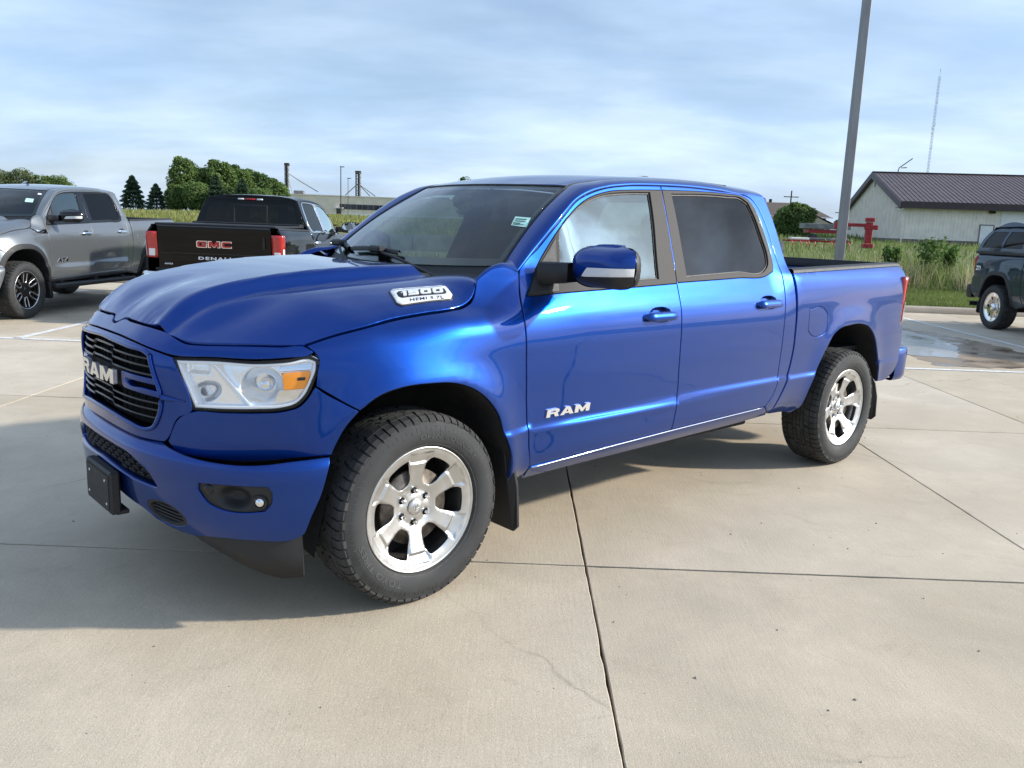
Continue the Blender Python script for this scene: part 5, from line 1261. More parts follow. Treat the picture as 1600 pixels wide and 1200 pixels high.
leaf_mat('dry_grass', [(.45,.39,.24),(.55,.48,.30),(.38,.32,.18)], .3)
leaf_mat('meadow_grass', [(.15,.19,.04),(.21,.24,.06),(.30,.30,.09),(.36,.33,.13)], .35)
leaf_mat('weed_leaf', [(.07,.14,.025),(.11,.20,.04),(.16,.25,.06)], .35)
leaf_mat('leaf_deep', [(.06,.115,.03),(.09,.16,.042),(.13,.20,.055)], .4)
leaf_mat('leaf_mid', [(.09,.155,.036),(.14,.22,.055),(.20,.28,.08)], .4)
leaf_mat('leaf_pale', [(.07,.11,.03),(.11,.15,.05),(.16,.17,.08)], .25)
leaf_mat('needle', [(.034,.070,.038),(.052,.10,.05),(.08,.135,.062)], .2)
vary(mat('bark', (.09, .07, .055), .95), 4, .4, stretch=(1, 1, .2))
def fast(name, V, F, m, parent=None, kind=None):
    me = bpy.data.meshes.new(name); nv, nf, k = len(V), len(F), F.shape[1]
    me.vertices.add(nv); me.vertices.foreach_set('co', np.asarray(V, np.float32).ravel()); me.loops.add(nf*k); me.loops.foreach_set('vertex_index', np.asarray(F, np.int32).ravel())
    me.polygons.add(nf); me.polygons.foreach_set('loop_start', np.arange(0, nf*k, k, dtype=np.int32)); me.update(calc_edges=True); me.validate()
    me.materials.append(MATS[m]); o = bpy.data.objects.new(name, me); COL.objects.link(o)
    if parent: o.parent = parent
    if kind: o['kind'] = kind
    return o
def blades(x, y, h, w, lean, segs=1):
    n = len(x); z = ground_z(x, y); a = rng.random(n)*2*np.pi; d = np.stack([np.cos(a), np.sin(a)], -1); lv = rng.random(n)*lean*h; la = rng.random(n)*2*np.pi; L = np.stack([np.cos(la)*lv, np.sin(la)*lv], -1)
    if segs == 1:
        V = np.zeros((n, 3, 3)); V[:, 0, :2] = np.c_[x, y] - d*w[:, None]/2; V[:, 1, :2] = np.c_[x, y] + d*w[:, None]/2; V[:, 2, :2] = np.c_[x, y] + L; V[:, :2, 2] = (z - .02)[:, None]; V[:, 2, 2] = z + h
        return V.reshape(-1, 3), np.arange(3*n).reshape(n, 3)
    V = np.zeros((n, 5, 3)); c = np.c_[x, y]
    V[:, 0, :2] = c - d*w[:, None]/2; V[:, 1, :2] = c + d*w[:, None]/2; V[:, 2, :2] = c + L*.3 - d*w[:, None]*.4; V[:, 3, :2] = c + L*.3 + d*w[:, None]*.4; V[:, 4, :2] = c + L
    V[:, :2, 2] = (z - .02)[:, None]; V[:, 2:4, 2] = (z + h*.6)[:, None]; V[:, 4, 2] = z + h*np.sqrt(np.clip(1 - (lv/h*.7)**2, .1, 1)); b = (np.arange(n)*5)[:, None]
    F = np.concatenate([b + [0, 1, 3], b + [0, 3, 2], b + [2, 3, 4]]); return V.reshape(-1, 3), F
def scatter(n, x0, x1, y0, y1, bias=1.): return rng.uniform(x0, x1, n), y0 + (y1 - y0)*rng.random(n)**bias
x, y = scatter(52000, 4.5, 17.5, KY + .17, 24.2); fast('mown_grass', *blades(x, y, rng.uniform(.05, .11, len(x)), rng.uniform(.012, .022, len(x)), .8), 'lawn_grass', kind='stuff')
x, y = scatter(5000, -9, 4.5, KY + .17, 24.2); fast('mown_grass', *blades(x, y, rng.uniform(.06, .14, len(x)), rng.uniform(.02, .03, len(x)), .8), 'lawn_grass', kind='stuff')
x, y = scatter(24000, 8.9, 21, 23.6, 31.0); e = np.clip((y - 23.4 - .5*np.sin(x*1.3) - .3*np.sin(x*3.1))/1.6, .12, 1); pn = .70 + .22*np.sin(x*.9 + 2)*np.sin(y*1.1) + .16*np.sin(x*2.7)*np.sin(y*2.3 + x)
fast('tall_weeds', *blades(x, y, (.36 + .80*rng.random(len(x))**1.9)*e*pn, rng.uniform(.012, .032, len(x)), .75, 2), 'tall_grass', kind='stuff')
x, y = scatter(900, 9, 20, 24.4, 30.5); k = np.sin(x*1.7 + .4*y) + .5*np.sin(x*.6) > .25; x, y = x[k], y[k]
fast('dry_stalks', *blades(x, y, rng.uniform(.6, 1.30, len(x)), rng.uniform(.008, .014, len(x)), .65, 2), 'dry_grass', kind='stuff')
# bent straw clumps
xs_, ys_ = [], []
for cx, cy, sp, n_ in ((10.6, 24.6, .7, 260), (12.9, 23.9, .35, 120), (9.6, 25.0, .5, 140), (14.1, 24.0, .35, 70)):
    xs_.append(rng.normal(cx, sp, n_)); ys_.append(rng.normal(cy, .35, n_))
x, y = np.concatenate(xs_), np.concatenate(ys_); fast('dry_stalks', *blades(x, y, rng.uniform(.45, 1.0, len(x)), rng.uniform(.010, .020, len(x)), 1.25, 2), 'dry_grass', kind='stuff')
x, y = scatter(60000, -40, 4, 24.0, 130, 1.9); k = x < 2 + 0*y; wd_ = .02 + y*.0009; fast('meadow', *blades(x, y, rng.uniform(.22, .48, len(x)), wd_*rng.uniform(.8, 1.5, len(x)), .6), 'meadow_grass', kind='stuff')
x, y = scatter(30000, 4, 70, 31, 130, 1.6); fast('meadow', *blades(x, y, rng.uniform(.3, .6, len(x)), (.02 + y*.0009)*rng.uniform(.8, 1.5, len(x)), .6), 'tall_grass', kind='stuff')
def leaf_cloud(c, r, n, size, flat=.0, shell=.55):
    """n leaf-sized quads in an ellipsoid"""
    d = nrm(rng.normal(size=(n, 3))); rad = shell + (1 - shell)*rng.random(n)**.5; p = np.array(c) + d*rad[:, None]*np.array(r)
    a = nrm(rng.normal(size=(n, 3)) + d*.6); t = nrm(np.cross(a, rng.normal(size=(n, 3)))); b = np.cross(a, t); s = size*rng.uniform(.6, 1.3, n)[:, None]
    V = np.stack([p - t*s*.55, p - b*s*.28 , p + t*s*.55, p + b*s*.28], 1); return V.reshape(-1, 3), np.arange(4*n).reshape(n, 4)
def cat_(L): 
    V, F, k = [], [], 0
    for v, f in L: V.append(v); F.append(f + k); k += len(v)
    return np.vstack(V), np.vstack(F)
def tree(name, x, y, h, w, m, label, group, n=5200, size=.5, trunk=.25, open_=.0, lumps=16, cat='tree'):
    z = float(ground_z(np.array([x]), np.array([y]))[0]); o = empty(name, (x, y, z - .1), 0, label, cat, group)
    hc = h*(1 - trunk); L = []; br = [tube([(0, 0, 0), (.05*w*.2, 0, h*.3), (0, .02*w, h*.62), (0, 0, h*.85)], [h*.030, h*.022, h*.014, h*.004], 7)]
    for k in range(lumps):
        f = (k + .5)/lumps; a = k*2.4 + rng.random(); zz = h*trunk + hc*(.10 + .80*f); rr = w/2*np.sqrt(max(.05, 1 - ((f - .40)/.68)**2))*rng.uniform(.35, .80)
        c = (rr*math.cos(a), rr*math.sin(a), zz); s = w*rng.uniform(.11, .24)*(1 - .3*f)
        L.append(leaf_cloud(c, (s, s, s*rng.uniform(.7, 1.05)), int(n/lumps), size, shell=.35))
        br.append(tube([(0, 0, max(h*.15, zz - rr*1.0)), (c[0]*.5, c[1]*.5, zz - rr*.35), c], [h*.010, h*.007, h*.002], 5, caps=False))
    q = leaf_cloud((0, 0, h*trunk + hc*.46), (w*.50, w*.50, hc*.52), int(n*.22), size*.8, shell=.55); L.append(q)
    put('trunk', *join(br), 'bark', o); fast('crown', *cat_(L), m, o); return o
def conifer(name, x, y, h, w, label, group, n=5200):
    z = float(ground_z(np.array([x]), np.array([y]))[0]); o = empty(name, (x, y, z - .1), 0, label, 'tree', group)
    put('trunk', *tube([(0, 0, 0), (0, 0, h*.98)], [h*.025, h*.004], 7), 'bark', o)
    f = rng.random(n)**.75; zz = h*(.05 + .95*f); lay = .78 + .22*np.sin(f*46 + rng.normal(0, .5, n)); rad = w/2*(1 - f)**.62*lay*np.sqrt(rng.random(n)*.75 + .25); a = rng.random(n)*2*np.pi
    p = np.stack([rad*np.cos(a), rad*np.sin(a), zz - rad*.22], -1); out = np.stack([np.cos(a), np.sin(a), -.25 + 0*a], -1); t = nrm(out + rng.normal(0, .35, (n, 3))); b = nrm(np.cross(t, rng.normal(size=(n, 3)))); s = h*.085*rng.uniform(.6, 1.2, n)[:, None]
    V = np.stack([p - t*s*.6, p - b*s*.22, p + t*s*.6, p + b*s*.22], 1).reshape(-1, 3); fast('crown', V, np.arange(4*n).reshape(n, 4), 'needle', o); return o
gT = 'broadleaf trees across the meadow'
for nm, px, top, Y, w, m, lb in (('deciduous_tree', 286, 247, 150, 6.2, 'leaf_mid', 'tallest broadleaf tree, left end of the green clump across the meadow'),
        ('deciduous_tree', 338, 251, 152, 7.0, 'leaf_mid', 'broad rounded tree in the middle of the clump across the meadow'),
        ('deciduous_tree', 374, 264, 156, 5.6, 'leaf_mid', 'bushy tree right of the middle of the clump across the meadow'),
        ('deciduous_tree', 402, 270, 158, 4.8, 'leaf_deep', 'lower tree toward the right end of the clump across the meadow'),
        ('deciduous_tree', 428, 284, 160, 4.6, 'leaf_mid', 'last small tree of the clump, beside the elevator leg'),
        ('shrub', 272, 288, 147, 4.0, 'leaf_mid', 'low round shrub under the tallest tree, by the smaller spruce'),
        ('shrub', 305, 284, 146, 5.2, 'leaf_mid', 'wide low shrub in front of the broadleaf clump'),
        ('deciduous_tree', 312, 262, 154, 6.0, 'leaf_mid', 'rounded tree filling the gap between the two tallest of the green clump'),
        ('deciduous_tree', 357, 257, 158, 6.5, 'leaf_deep', 'darker tree behind the middle of the green clump'),
        ('deciduous_tree', 389, 266, 160, 5.5, 'leaf_mid', 'tree on the falling right side of the green clump'),
        ('deciduous_tree', 416, 277, 161, 5.0, 'leaf_deep', 'dark low tree near the right end of the green clump'),
        ('shrub', 350, 292, 145, 6.0, 'leaf_deep', 'dark low shrub between the two spruces above the black cab'),
        ('shrub', 398, 295, 147, 6.0, 'leaf_mid', 'low shrub at the foot of the right end of the clump'),
        ('deciduous_tree', 714, 275, 200, 5.5, 'leaf_deep', 'treetop just showing over the left edge of the blue cab roof'),
        ('deciduous_tree', 772, 275.5, 204, 2.6, 'leaf_deep', 'tiny treetop showing over the middle of the blue cab roof'),
        ('deciduous_tree', 8, 268, 250, 11, 'leaf_pale', 'thin pale tree at the far left edge, behind the silver cab'),
        ('deciduous_tree', 38, 265, 252, 11, 'leaf_pale', 'tallest pale tree above the silver truck windshield'),
        ('deciduous_tree', 66, 273, 254, 9, 'leaf_mid', 'darker green tree above the silver cab roof'),
        ('deciduous_tree', 96, 276, 256, 9, 'leaf_mid', 'dark green tree ending the far left tree line'),
        ('deciduous_tree', 1218, 316, 90, 4.3, 'leaf_mid', 'round green tree in front of the brown-roofed house'),
        ('deciduous_tree', 1302, 336, 170, 5, 'leaf_mid', 'distant green tree between the house and the metal building')):
    X = (px - 800)/1310*Y + .0015*Y; hz = 350.1 + (px - 800)*.0375; zt = 1.6 + (hz - top)*Y/1310; gz = float(ground_z(np.array([X]), np.array([Y]))[0])
    tree(nm, X, Y, zt - gz, w, m, lb, gT, n=11000 if Y < 170 else 6000, size=.30 if Y < 120 else .46, trunk=.05 if nm == 'shrub' or Y == 90 else .12, lumps=26, cat='shrub' if nm == 'shrub' else 'tree')
for px, top, Y, w, lb in ((207, 276, 150, 5.6, 'large dark spruce standing alone at the left of the tree clump'), (243, 288, 148, 4.8, 'smaller dark spruce beside the large one'), (335, 275, 140, 4.6, 'dark spruce in front of the clump, above the black cab'), (375, 281, 140, 4.6, 'dark spruce right of the one above the black cab')):
    X = (px - 800)/1310*Y; hz = 350.1 + (px - 800)*.0375; zt = 1.6 + (hz - top)*Y/1310; gz = float(ground_z(np.array([X]), np.array([Y]))[0]); conifer('spruce_tree', X, Y, zt - gz, w, lb, 'spruces across the meadow')
# leafy weed in the tall grass
def weed(x, y, h, w, label):
    z = float(ground_z(np.array([x]), np.array([y]))[0]); o = empty('weed_plant', (x, y, z), 0, label, 'plant', 'leafy weeds in the tall grass'); st_, lf = [], []
    for k in range(9):
        a = k*2.4; e_ = (math.cos(a)*w*.4*rng.random(), math.sin(a)*w*.3*rng.random(), h*rng.uniform(.75, 1.0)); st_.append(tube([(e_[0]*.2, e_[1]*.2, 0), (e_[0]*.6, e_[1]*.6, e_[2]*.6), e_], [.008, .006, .003], 5, caps=False))
        lf.append(leaf_cloud((e_[0]*.8, e_[1]*.8, e_[2]*.78), (w*.16, w*.16, h*.26), 60, .11, shell=.2))
    put('stem', *join(st_), 'weed_leaf' if False else 'bark', o); fast('leaves', *cat_(lf), 'weed_leaf', o)
weed(12.15, 25.2, 1.52, 1.3, 'tall leafy weed standing above the grass before the metal building')
weed(13.0, 25.6, 1.30, .9, 'leafy weed right of the tallest one before the metal building')
weed(11.3, 25.8, 1.28, .7, 'slim leafy weed left of the tallest one before the metal building')

# ================================================================== structures behind
for k in range(11):
    x = -5.9 + k*1.45; z0 = float(ground_z(np.array([x]), np.array([30.]))[0]) - .05; tp = .86 + .03*k; prof = [(-.30, 0), (-.30, .10), (-.13, .34), (-.09, tp), (.09, tp), (.13, .34), (.30, .10), (.30, 0)]
    V = np.array([(x + s_*.715, 30 + b, z0 + c) for s_ in (-1, 1) for b, c in prof]); n_ = len(prof); F = [tuple(range(n_)), tuple(range(2*n_ - 1, n_ - 1, -1))] + [(i, (i + 1) % n_, (i + 1) % n_ + n_, i + n_) for i in range(n_)]
    o = put('concrete_barrier', V, F, 'barrier_concrete', smooth=False)
    tag(o, 'rightmost pale concrete barrier block, beyond the bed of the blue truck' if k == 10 else 'pale concrete barrier block in the row at the meadow edge, seen through the blue cab', 'barrier', 'concrete barriers along the meadow edge')
# light pole
lp = empty('light_pole', (7.19, 19.05, .13), 0, 'tall square grey light pole rising behind the blue truck bed', 'light pole')
w0, w1 = .172, .150
V, F = loft([[(-w_/2 + .012, -w_/2, z), (w_/2 - .012, -w_/2, z), (w_/2, -w_/2 + .012, z), (w_/2, w_/2 - .012, z), (w_/2 - .012, w_/2, z), (-w_/2 + .012, w_/2, z), (-w_/2, w_/2 - .012, z), (-w_/2, -w_/2 + .012, z)] for w_, z in ((w0, .6), (w0, 3), (w1, 8.6))], True)
put('pole', V, F, 'galvanised', lp, smooth=False)
put('footing', *lathe([(0, .3), (.6, .3), (.62, .28), (.62, 0)], 28, 'z'), 'kerb_concrete', lp, smooth=False); put('base_plate', *box((0, 0, .635), (.34, .34, .03), .006), 'galvanised', lp, smooth=False)
put('lamp_arm', *box((-.45, 0, 8.5), (.8, .06, .06), .01), 'galvanised', lp, smooth=False); put('lamp_head', *box((-1.1, 0, 8.5), (.6, .34, .10), .03), 'black_plastic', lp, smooth=False)

# metal building
vary(mat('cream_siding', (.86, .79, .69), .55), 1.2, .10); vary(mat('white_siding', (.82, .82, .80), .55), 1.2, .06)
vary(mat('plum_roof', (.13, .088, .082), .45, .3), 1.0, .15); vary(mat('plum_trim', (.050, .030, .034), .5), 3, .2); vary(mat('block_wall', (.20, .17, .14), .9), 6, .4)
mat('window_dark', (.02, .025, .03), .08); vary(mat('shingle', (.115, .090, .072), .95), 8, .3); vary(mat('tan_stucco', (.42, .36, .27), .9), 3, .15); vary(mat('pale_panel', (.76, .66, .52), .8), .6, .08); vary(mat('red_steel', (.33, .012, .018), .45), 5, .3)
vary(mat('weathered_steel', (.22, .22, .22), .6, .4), 2, .3); vary(mat('dark_timber', (.05, .042, .035), .9), 4, .3)
ux, uy = np.array([.9863, -.165]), np.array([.165, .9863]); bo_ = np.array([35.7, 80.0]); bz = .55
barn = empty('metal_building', (35.7, 80, bz), math.atan2(ux[1], ux[0]), 'long cream metal building with a plum ribbed roof, right of the light pole', 'building')
EV, RG, BW, BL = 4.45, 7.75, 24., 34.   # eave, ridge, width, length; local x along the front, y away
rm = lambda nm, V, F, m, p=None: put(nm, V, F, m, p or barn, smooth=False)
wl_ = rm('front_wall', *box((BL/2, .1, (EV + 1.05)/2 + .0), (BL, .2, EV - 1.05)), 'cream_siding'); wl_.location = (0, 0, 0)
V = np.array([(.1 + dx, y, z) for dx in (-.1, .1) for y, z in ((.2, 1.05), (BW, 1.05), (BW, EV), (BW/2, RG - .1), (.2, EV))]); gb = rm('gable_wall', V, [(0, 4, 3, 2, 1), (5, 6, 7, 8, 9)] + [(i, (i + 1) % 5, (i + 1) % 5 + 5, i + 5) for i in range(5)], 'cream_siding')
rm('back_wall', *box((BL/2, BW, EV/2), (BL, .2, EV)), 'cream_siding'); rm('wainscot', *join([box((BL/2, .05, .525), (BL + .1, .3, 1.05)), box((.05, BW/2, .525), (.3, BW, 1.05))]), 'block_wall')
rib = [box((x, -.018, (EV + 1.05)/2 + 0), (.05, .036, EV - 1.06)) for x in np.arange(.3, 8.15, .305)]; rm('siding_rib', *join(rib), 'cream_siding', wl_)['kind'] = 'stuff'
rib = [box((-.018, y, (1.06 + EV + (RG - EV)*(1 - abs(y - BW/2)/(BW/2)) - .1)/2), (.036, .05, EV + (RG - EV)*(1 - abs(y - BW/2)/(BW/2)) - .1 - 1.06)) for y in np.arange(.4, BW, .305)]; rm('siding_rib', *join(rib), 'cream_siding', gb)['kind'] = 'stuff'
sl = (RG - EV)/(BW/2); oh = .7
for sg in (0, 1):
    Y = lambda q: q if sg == 0 else BW - q
    V = np.array([(x, Y(y), EV + sl*y + dz) for x in (-.42, BL + .5) for y, dz in ((-oh, 0), (BW/2, 0), (BW/2, .12), (-oh, .12))]); ro_ = rm('roof', V, [(0, 1, 2, 3), (4, 7, 6, 5)] + [(i, (i + 1) % 4, (i + 1) % 4 + 4, i + 4) for i in range(4)], 'plum_roof')
    if sg == 0:
        a = math.atan(sl); rib = [box((x, 0, 0), (.06, (BW/2 + oh)/math.cos(a), .05), 0, rotx(a)) for x in np.arange(-.3, BL + .4, .41)]
        rib = [(v + (0, (BW/2 - oh)/2, EV + sl*(BW/2 - oh)/2 + .14), f) for v, f in rib]; rm('roof_rib', *join(rib), 'plum_roof', ro_)['kind'] = 'stuff'
rm('ridge_cap', *box((BL/2 + .05, BW/2, RG + .16), (BL + 1.0, .5, .08)), 'plum_trim'); rm('eave_fascia', *box((BL/2 + .05, -oh - .04, EV - oh*sl - .10), (BL + 1.0, .08, .62)), 'plum_trim'); rm('eave_soffit', *box((BL/2 - .1, -oh/2, EV - oh*sl - .36), (BL + 1.2, oh, .05)), 'plum_trim')
for sg in (0, 1):
    V = np.array([(x, (y if sg == 0 else BW - y), EV + sl*y + dz) for x in (-.50, -.42) for y, dz in ((-oh - .08, -.5), (BW/2 + .0, -.5), (BW/2, .14), (-oh - .08, .14))]); rm('rake_fascia', V, [(0, 3, 2, 1), (4, 5, 6, 7)] + [(i, (i + 1) % 4, (i + 1) % 4 + 4, i + 4) for i in range(4)], 'plum_trim')
    V = np.array([(x, (y if sg == 0 else BW - y), EV + sl*y - .42) for x in (-.42, 0) for y in (-oh, BW/2)]); rm('rake_soffit', V, [(0, 1, 3, 2)], 'plum_trim')
rm('bay_panel', *box((16.2, -.03, 2.55), (15.5, .1, 3.5), .01), 'white_siding'); dr = rm('door', *box((7.35, -.05, 1.45), (1.1, .12, 2.1), .02), 'white_siding'); rm('door_frame', *join([box((6.76, -.05, 1.48), (.08, .16, 2.2)), box((7.94, -.05, 1.48), (.08, .16, 2.2)), box((7.35, -.05, 2.56), (1.2, .16, .08))]), 'weathered_steel', dr)
for x in (9.5, 11.4): w_ = rm('window', *box((x, -.085, 1.95), (.8, .06, .42)), 'window_dark'); rm('frame', *join([box((x, -.10, 2.18), (.9, .08, .06)), box((x, -.10, 1.72), (.9, .08, .06)), box((x - .43, -.10, 1.95), (.06, .08, .4)), box((x + .43, -.10, 1.95), (.06, .08, .4))]), 'weathered_steel', w_)
rm('wall_lamp', *box((7.6, -.22, 3.72), (.5, .3, .22), .04), 'dark_timber'); rm('gable_vent', *box((-.04, BW/2, RG - 1.1), (.06, .3, .6), .02), 'weathered_steel'); rm('downspout', *tube([(.05, -.1, .4), (.05, -.1, EV - .4)], .06, 6), 'cream_siding')
an = empty('roof_aerial', (39.6, 91.2, bz + RG + .1), 0, 'small bent aerial on the ridge of the metal building', 'aerial'); put('mast', *tube([(0, 0, 0), (.1, 0, .5), (1.4, 0, 1.5)], .05, 6), 'dark_timber', an); put('arm', *tube([(.3, 0, .5), (.9, 0, .55)], .05, 5), 'dark_timber', an)
# things standing along its wall
for k, (x, w_, h_, lb) in enumerate(((8.6, .9, 1.25, 'dark bin left of the others by the metal building wall'), (9.7, 1.0, 1.4, 'middle dark bin by the metal building wall'), (10.9, 1.1, 1.3, 'dark blue-grey bin right of the others by the metal building wall'))):
    p_ = bo_ + ux*x - uy*1.2; o = empty('waste_bin', (p_[0], p_[1], bz + .1), math.atan2(ux[1], ux[0]), lb, 'bin', 'bins by the metal building'); put('body', *box((0, 0, h_/2), (w_, .8, h_), .05), 'window_dark', o, smooth=False); put('lid', *box((0, 0, h_ + .05), (w_ + .08, .88, .1), .03), 'dark_timber', o, smooth=False); put('notice', *box((.1, -.42, h_*.6), (.35, .03, .4)), 'white_lens', o, smooth=False)

# house
hs = empty('house', (36.5, 121, 1.35), R(-4), 'tan house with a brown shingle roof and a gabled porch, beyond the tall grass', 'building')
hp = lambda nm, V, F, m, p=None: put(nm, V, F, m, p or hs, smooth=False)
hp('wall', *box((0, 4, 1.5), (13.2, 8, 3.0)), 'tan_stucco')
def hip(cx, cy, lx, ly, z0, z1, cut): V = np.array([(cx - lx/2, cy - ly/2, z0), (cx + lx/2, cy - ly/2, z0), (cx + lx/2, cy + ly/2, z0), (cx - lx/2, cy + ly/2, z0), (cx - lx/2 + cut, cy, z1), (cx + lx/2 - cut, cy, z1)]); return V, [(0, 1, 5, 4), (2, 3, 4, 5), (1, 2, 5), (3, 0, 4), (3, 2, 1, 0)]
rf_ = hp('roof', *hip(0, 4, 14.6, 9.6, 2.7, 4.75, 2.9), 'shingle'); hp('chimney', *box((-.2, 5, 4.9), (.35, .35, .7)), 'dark_timber', rf_); hp('lower_roof', *hip(1.4, -1.0, 9.6, 4.2, 1.75, 2.75, 2.0), 'shingle')
hp('fascia', *box((0, -.82, 2.72), (14.6, .08, .16)), 'white_siding')
pv = np.array([(x, y, z) for y in (-4.4, -1.0) for x, z in ((1.4, 1.75), (6.2, 1.75), (3.8, 2.9))]); hp('porch_gable', pv, [(0, 1, 2), (5, 4, 3), (0, 2, 5, 3), (2, 1, 4, 5), (1, 0, 3, 4)], 'tan_stucco')
pv2 = pv + (0, -.1, .12); pv2[[0, 3], 0] -= .4; pv2[[1, 4], 0] += .4; hp('porch_roof', pv2, [(0, 2, 5, 3), (2, 1, 4, 5)], 'shingle')
for x in (1.8, 3.9, 5.8): hp('porch_column', *box((x, -4.2, .85), (.42, .42, 1.8)), 'tan_stucco')
for x in (-4.5, -1.6, 1.2, 4.8): w_ = hp('window', *box((x, -.06, 1.5), (1.2, .1, 1.1)), 'window_dark'); hp('frame', *join([box((x, -.10, 2.08), (1.35, .06, .08)), box((x, -.10, .92), (1.35, .06, .08))]), 'white_siding', w_)
hp('door', *box((3.0, -1.2, .95), (.95, .1, 1.9)), 'dark_timber')
# red farm machine before the metal building
rd = empty('farm_implement', (21.9, 56, .95), R(-6), 'red steel farm implement with a raised boom, before the cream wall', 'farm machine')
for nm, b_ in (('boom', box((-.15, 0, 1.42), (2.1, .16, .22), .02)), ('post', box((.95, 0, .95), (.42, .3, 1.35), .03)), ('post_head', box((.95, -.02, 1.78), (.55, .34, .26), .03)), ('bracket', box((1.05, -.1, 1.30), (.85, .16, .3), .03)), ('hitch', box((-1.15, 0, 1.32), (.2, .3, .45), .03)), ('foot', box((.95, 0, .10), (.6, .7, .3), .04))): put(nm, *b_, 'red_steel', rd, smooth=False)
for k, (x, y, rz, lb) in enumerate(((17.6, 54, .1, 'low red tillage rack left of the others in the weeds'), (19.0, 55, -.15, 'low red tillage rack in the middle of the row in the weeds'), (20.3, 54.5, .05, 'low red tillage rack nearest the light pole'))):
    o = empty('tillage_rack', (x, y, .62), rz, lb, 'farm machine', 'red racks stored in the weeds')
    put('frame', *join([box((0, yy, .62), (1.5, .10, .10)) for yy in (-.4, .4)] + [box((xx, 0, .62), (.10, .9, .10)) for xx in (-.7, 0, .7)]), 'red_steel', o, smooth=False)
    for xx in np.linspace(-.55, .55, 3): put('tine', *tube([(xx, -.45, .62), (xx, -.7, .45), (xx + .05, -.6, .05)], .035, 5), 'red_steel', o)
    put('cover', *box((.1, 0, .76), (1.2, .5, .14), .03), 'white_lens' if k == 0 else 'weathered_steel', o, smooth=False)
wg = empty('flat_wagon', (25.0, 70, 1.0), R(-3), 'grey flat wagon parked beside the light pole, before the house', 'wagon')
put('deck', *box((0, 0, 1.35), (3.6, 2.0, .42), .02), 'weathered_steel', wg, smooth=False); put('bolster', *box((0, 0, .95), (3.0, 1.6, .3), .02), 'red_steel', wg, smooth=False)
for x in (-1.2, 1.2): put('wheel', *lathe([(-.1, 0), (-.1, .38), (.1, .38), (.1, 0)], 20, c=(x, -.9, .38)), 'rubber', wg)

# far-left works building and the elevator beyond
fb = empty('works_building', (-83, 260, 1.5), 0, 'long low cream works building across the meadow, left of the blue cab', 'building')
fp = lambda nm, V, F, m, p=None: put(nm, V, F, m, p or fb, smooth=False)
fp('wall', *box((34, 10, 3.2), (68, 20, 6.4)), 'pale_panel'); fp('parapet', *box((34, 10, 6.55), (68.3, 20.3, .3)), 'pale_panel'); fp('plinth', *box((42, -.06, .8), (52, .12, 1.2)), 'white_siding')
for k in range(24): fp('panel_joint', *box((2 + k*2.8, -.02, 3.4), (.07, .05, 5.8)), 'pale_panel')
for k in range(9): w_ = fp('window', *box((29.0 + k*1.75, -.06, 3.45), (1.55, .12, 1.5)), 'window_dark'); fp('mullion', *box((29.9 + k*1.75, -.10, 3.45), (.12, .14, 1.5)), 'weathered_steel', w_)
fp('door', *box((28.0, -.08, 1.6), (1.4, .14, 2.6)), 'window_dark'); fp('door_hood', *box((28.2, -.6, 3.0), (2.4, 1.2, .25)), 'white_siding'); fp('roof_unit', *box((14, 8, 7.3), (3, 2.5, 1.2)), 'weathered_steel'); fp('roof_unit', *box((58, 8, 7.0), (6, 2.5, .8)), 'weathered_steel')
fp('low_wing', *box((-1.5, 4, 3.0), (10, 12, 6.0)), 'pale_panel')
def lattice(w, h, n_, r):
    L = [tube([(sx*w/2, sy*w/2, 0), (sx*w/2, sy*w/2, h)], r, 4) for sx in (-1, 1) for sy in (-1, 1)]
    for k in range(n_):
        z0, z1 = h*k/n_, h*(k + 1)/n_
        for (a, b) in (((-1, -1), (1, -1)), ((1, -1), (1, 1)), ((1, 1), (-1, 1)), ((-1, 1), (-1, -1))):
            L.append(tube([(a[0]*w/2, a[1]*w/2, z0), (b[0]*w/2, b[1]*w/2, z1)], r*.7, 4, False)); L.append(tube([(a[0]*w/2, a[1]*w/2, z1), (b[0]*w/2, b[1]*w/2, z1)], r*.7, 4, False))
    return join(L)
e1 = empty('grain_elevator', (-108.8, 400, 1.5), 0, 'dark grain elevator leg with a long sloping spout, above the works building', 'elevator', 'grain elevators on the horizon')
put('tower', *lattice(1.5, 23, 9, .16), 'weathered_steel', e1, smooth=False); put('leg', *box((0, 0, 11.5), (.8, .7, 23)), 'dark_timber', e1, smooth=False); put('head', *box((.1, 0, 23.4), (2.2, 1.6, 1.3), .1), 'dark_timber', e1, smooth=False)
put('spout', *tube([(.6, 0, 19.5), (7, 0, 15.6), (14.5, 0, 11.5)], .20, 6), 'weathered_steel', e1); put('guy_wire', *tube([(0, 0, 19), (5, 0, 2)], .06, 4), 'dark_timber', e1)
e2 = empty('grain_elevator', (-75.6, 400, 1.5), 0, 'second grain elevator with spouts fanning to both sides, above the works building', 'elevator', 'grain elevators on the horizon')
put('tower', *lattice(2.0, 21, 8, .16), 'weathered_steel', e2, smooth=False); put('leg', *box((.3, 0, 10.5), (.8, .7, 21)), 'dark_timber', e2, smooth=False); put('head', *box((0, 0, 21.0), (2.6, 1.8, 1.4), .1), 'dark_timber', e2, smooth=False)
for dx in (-6, 5.5, 8): put('spout', *tube([(0, 0, 16), (dx, 0, 10.5)], .2, 6), 'weathered_steel', e2)
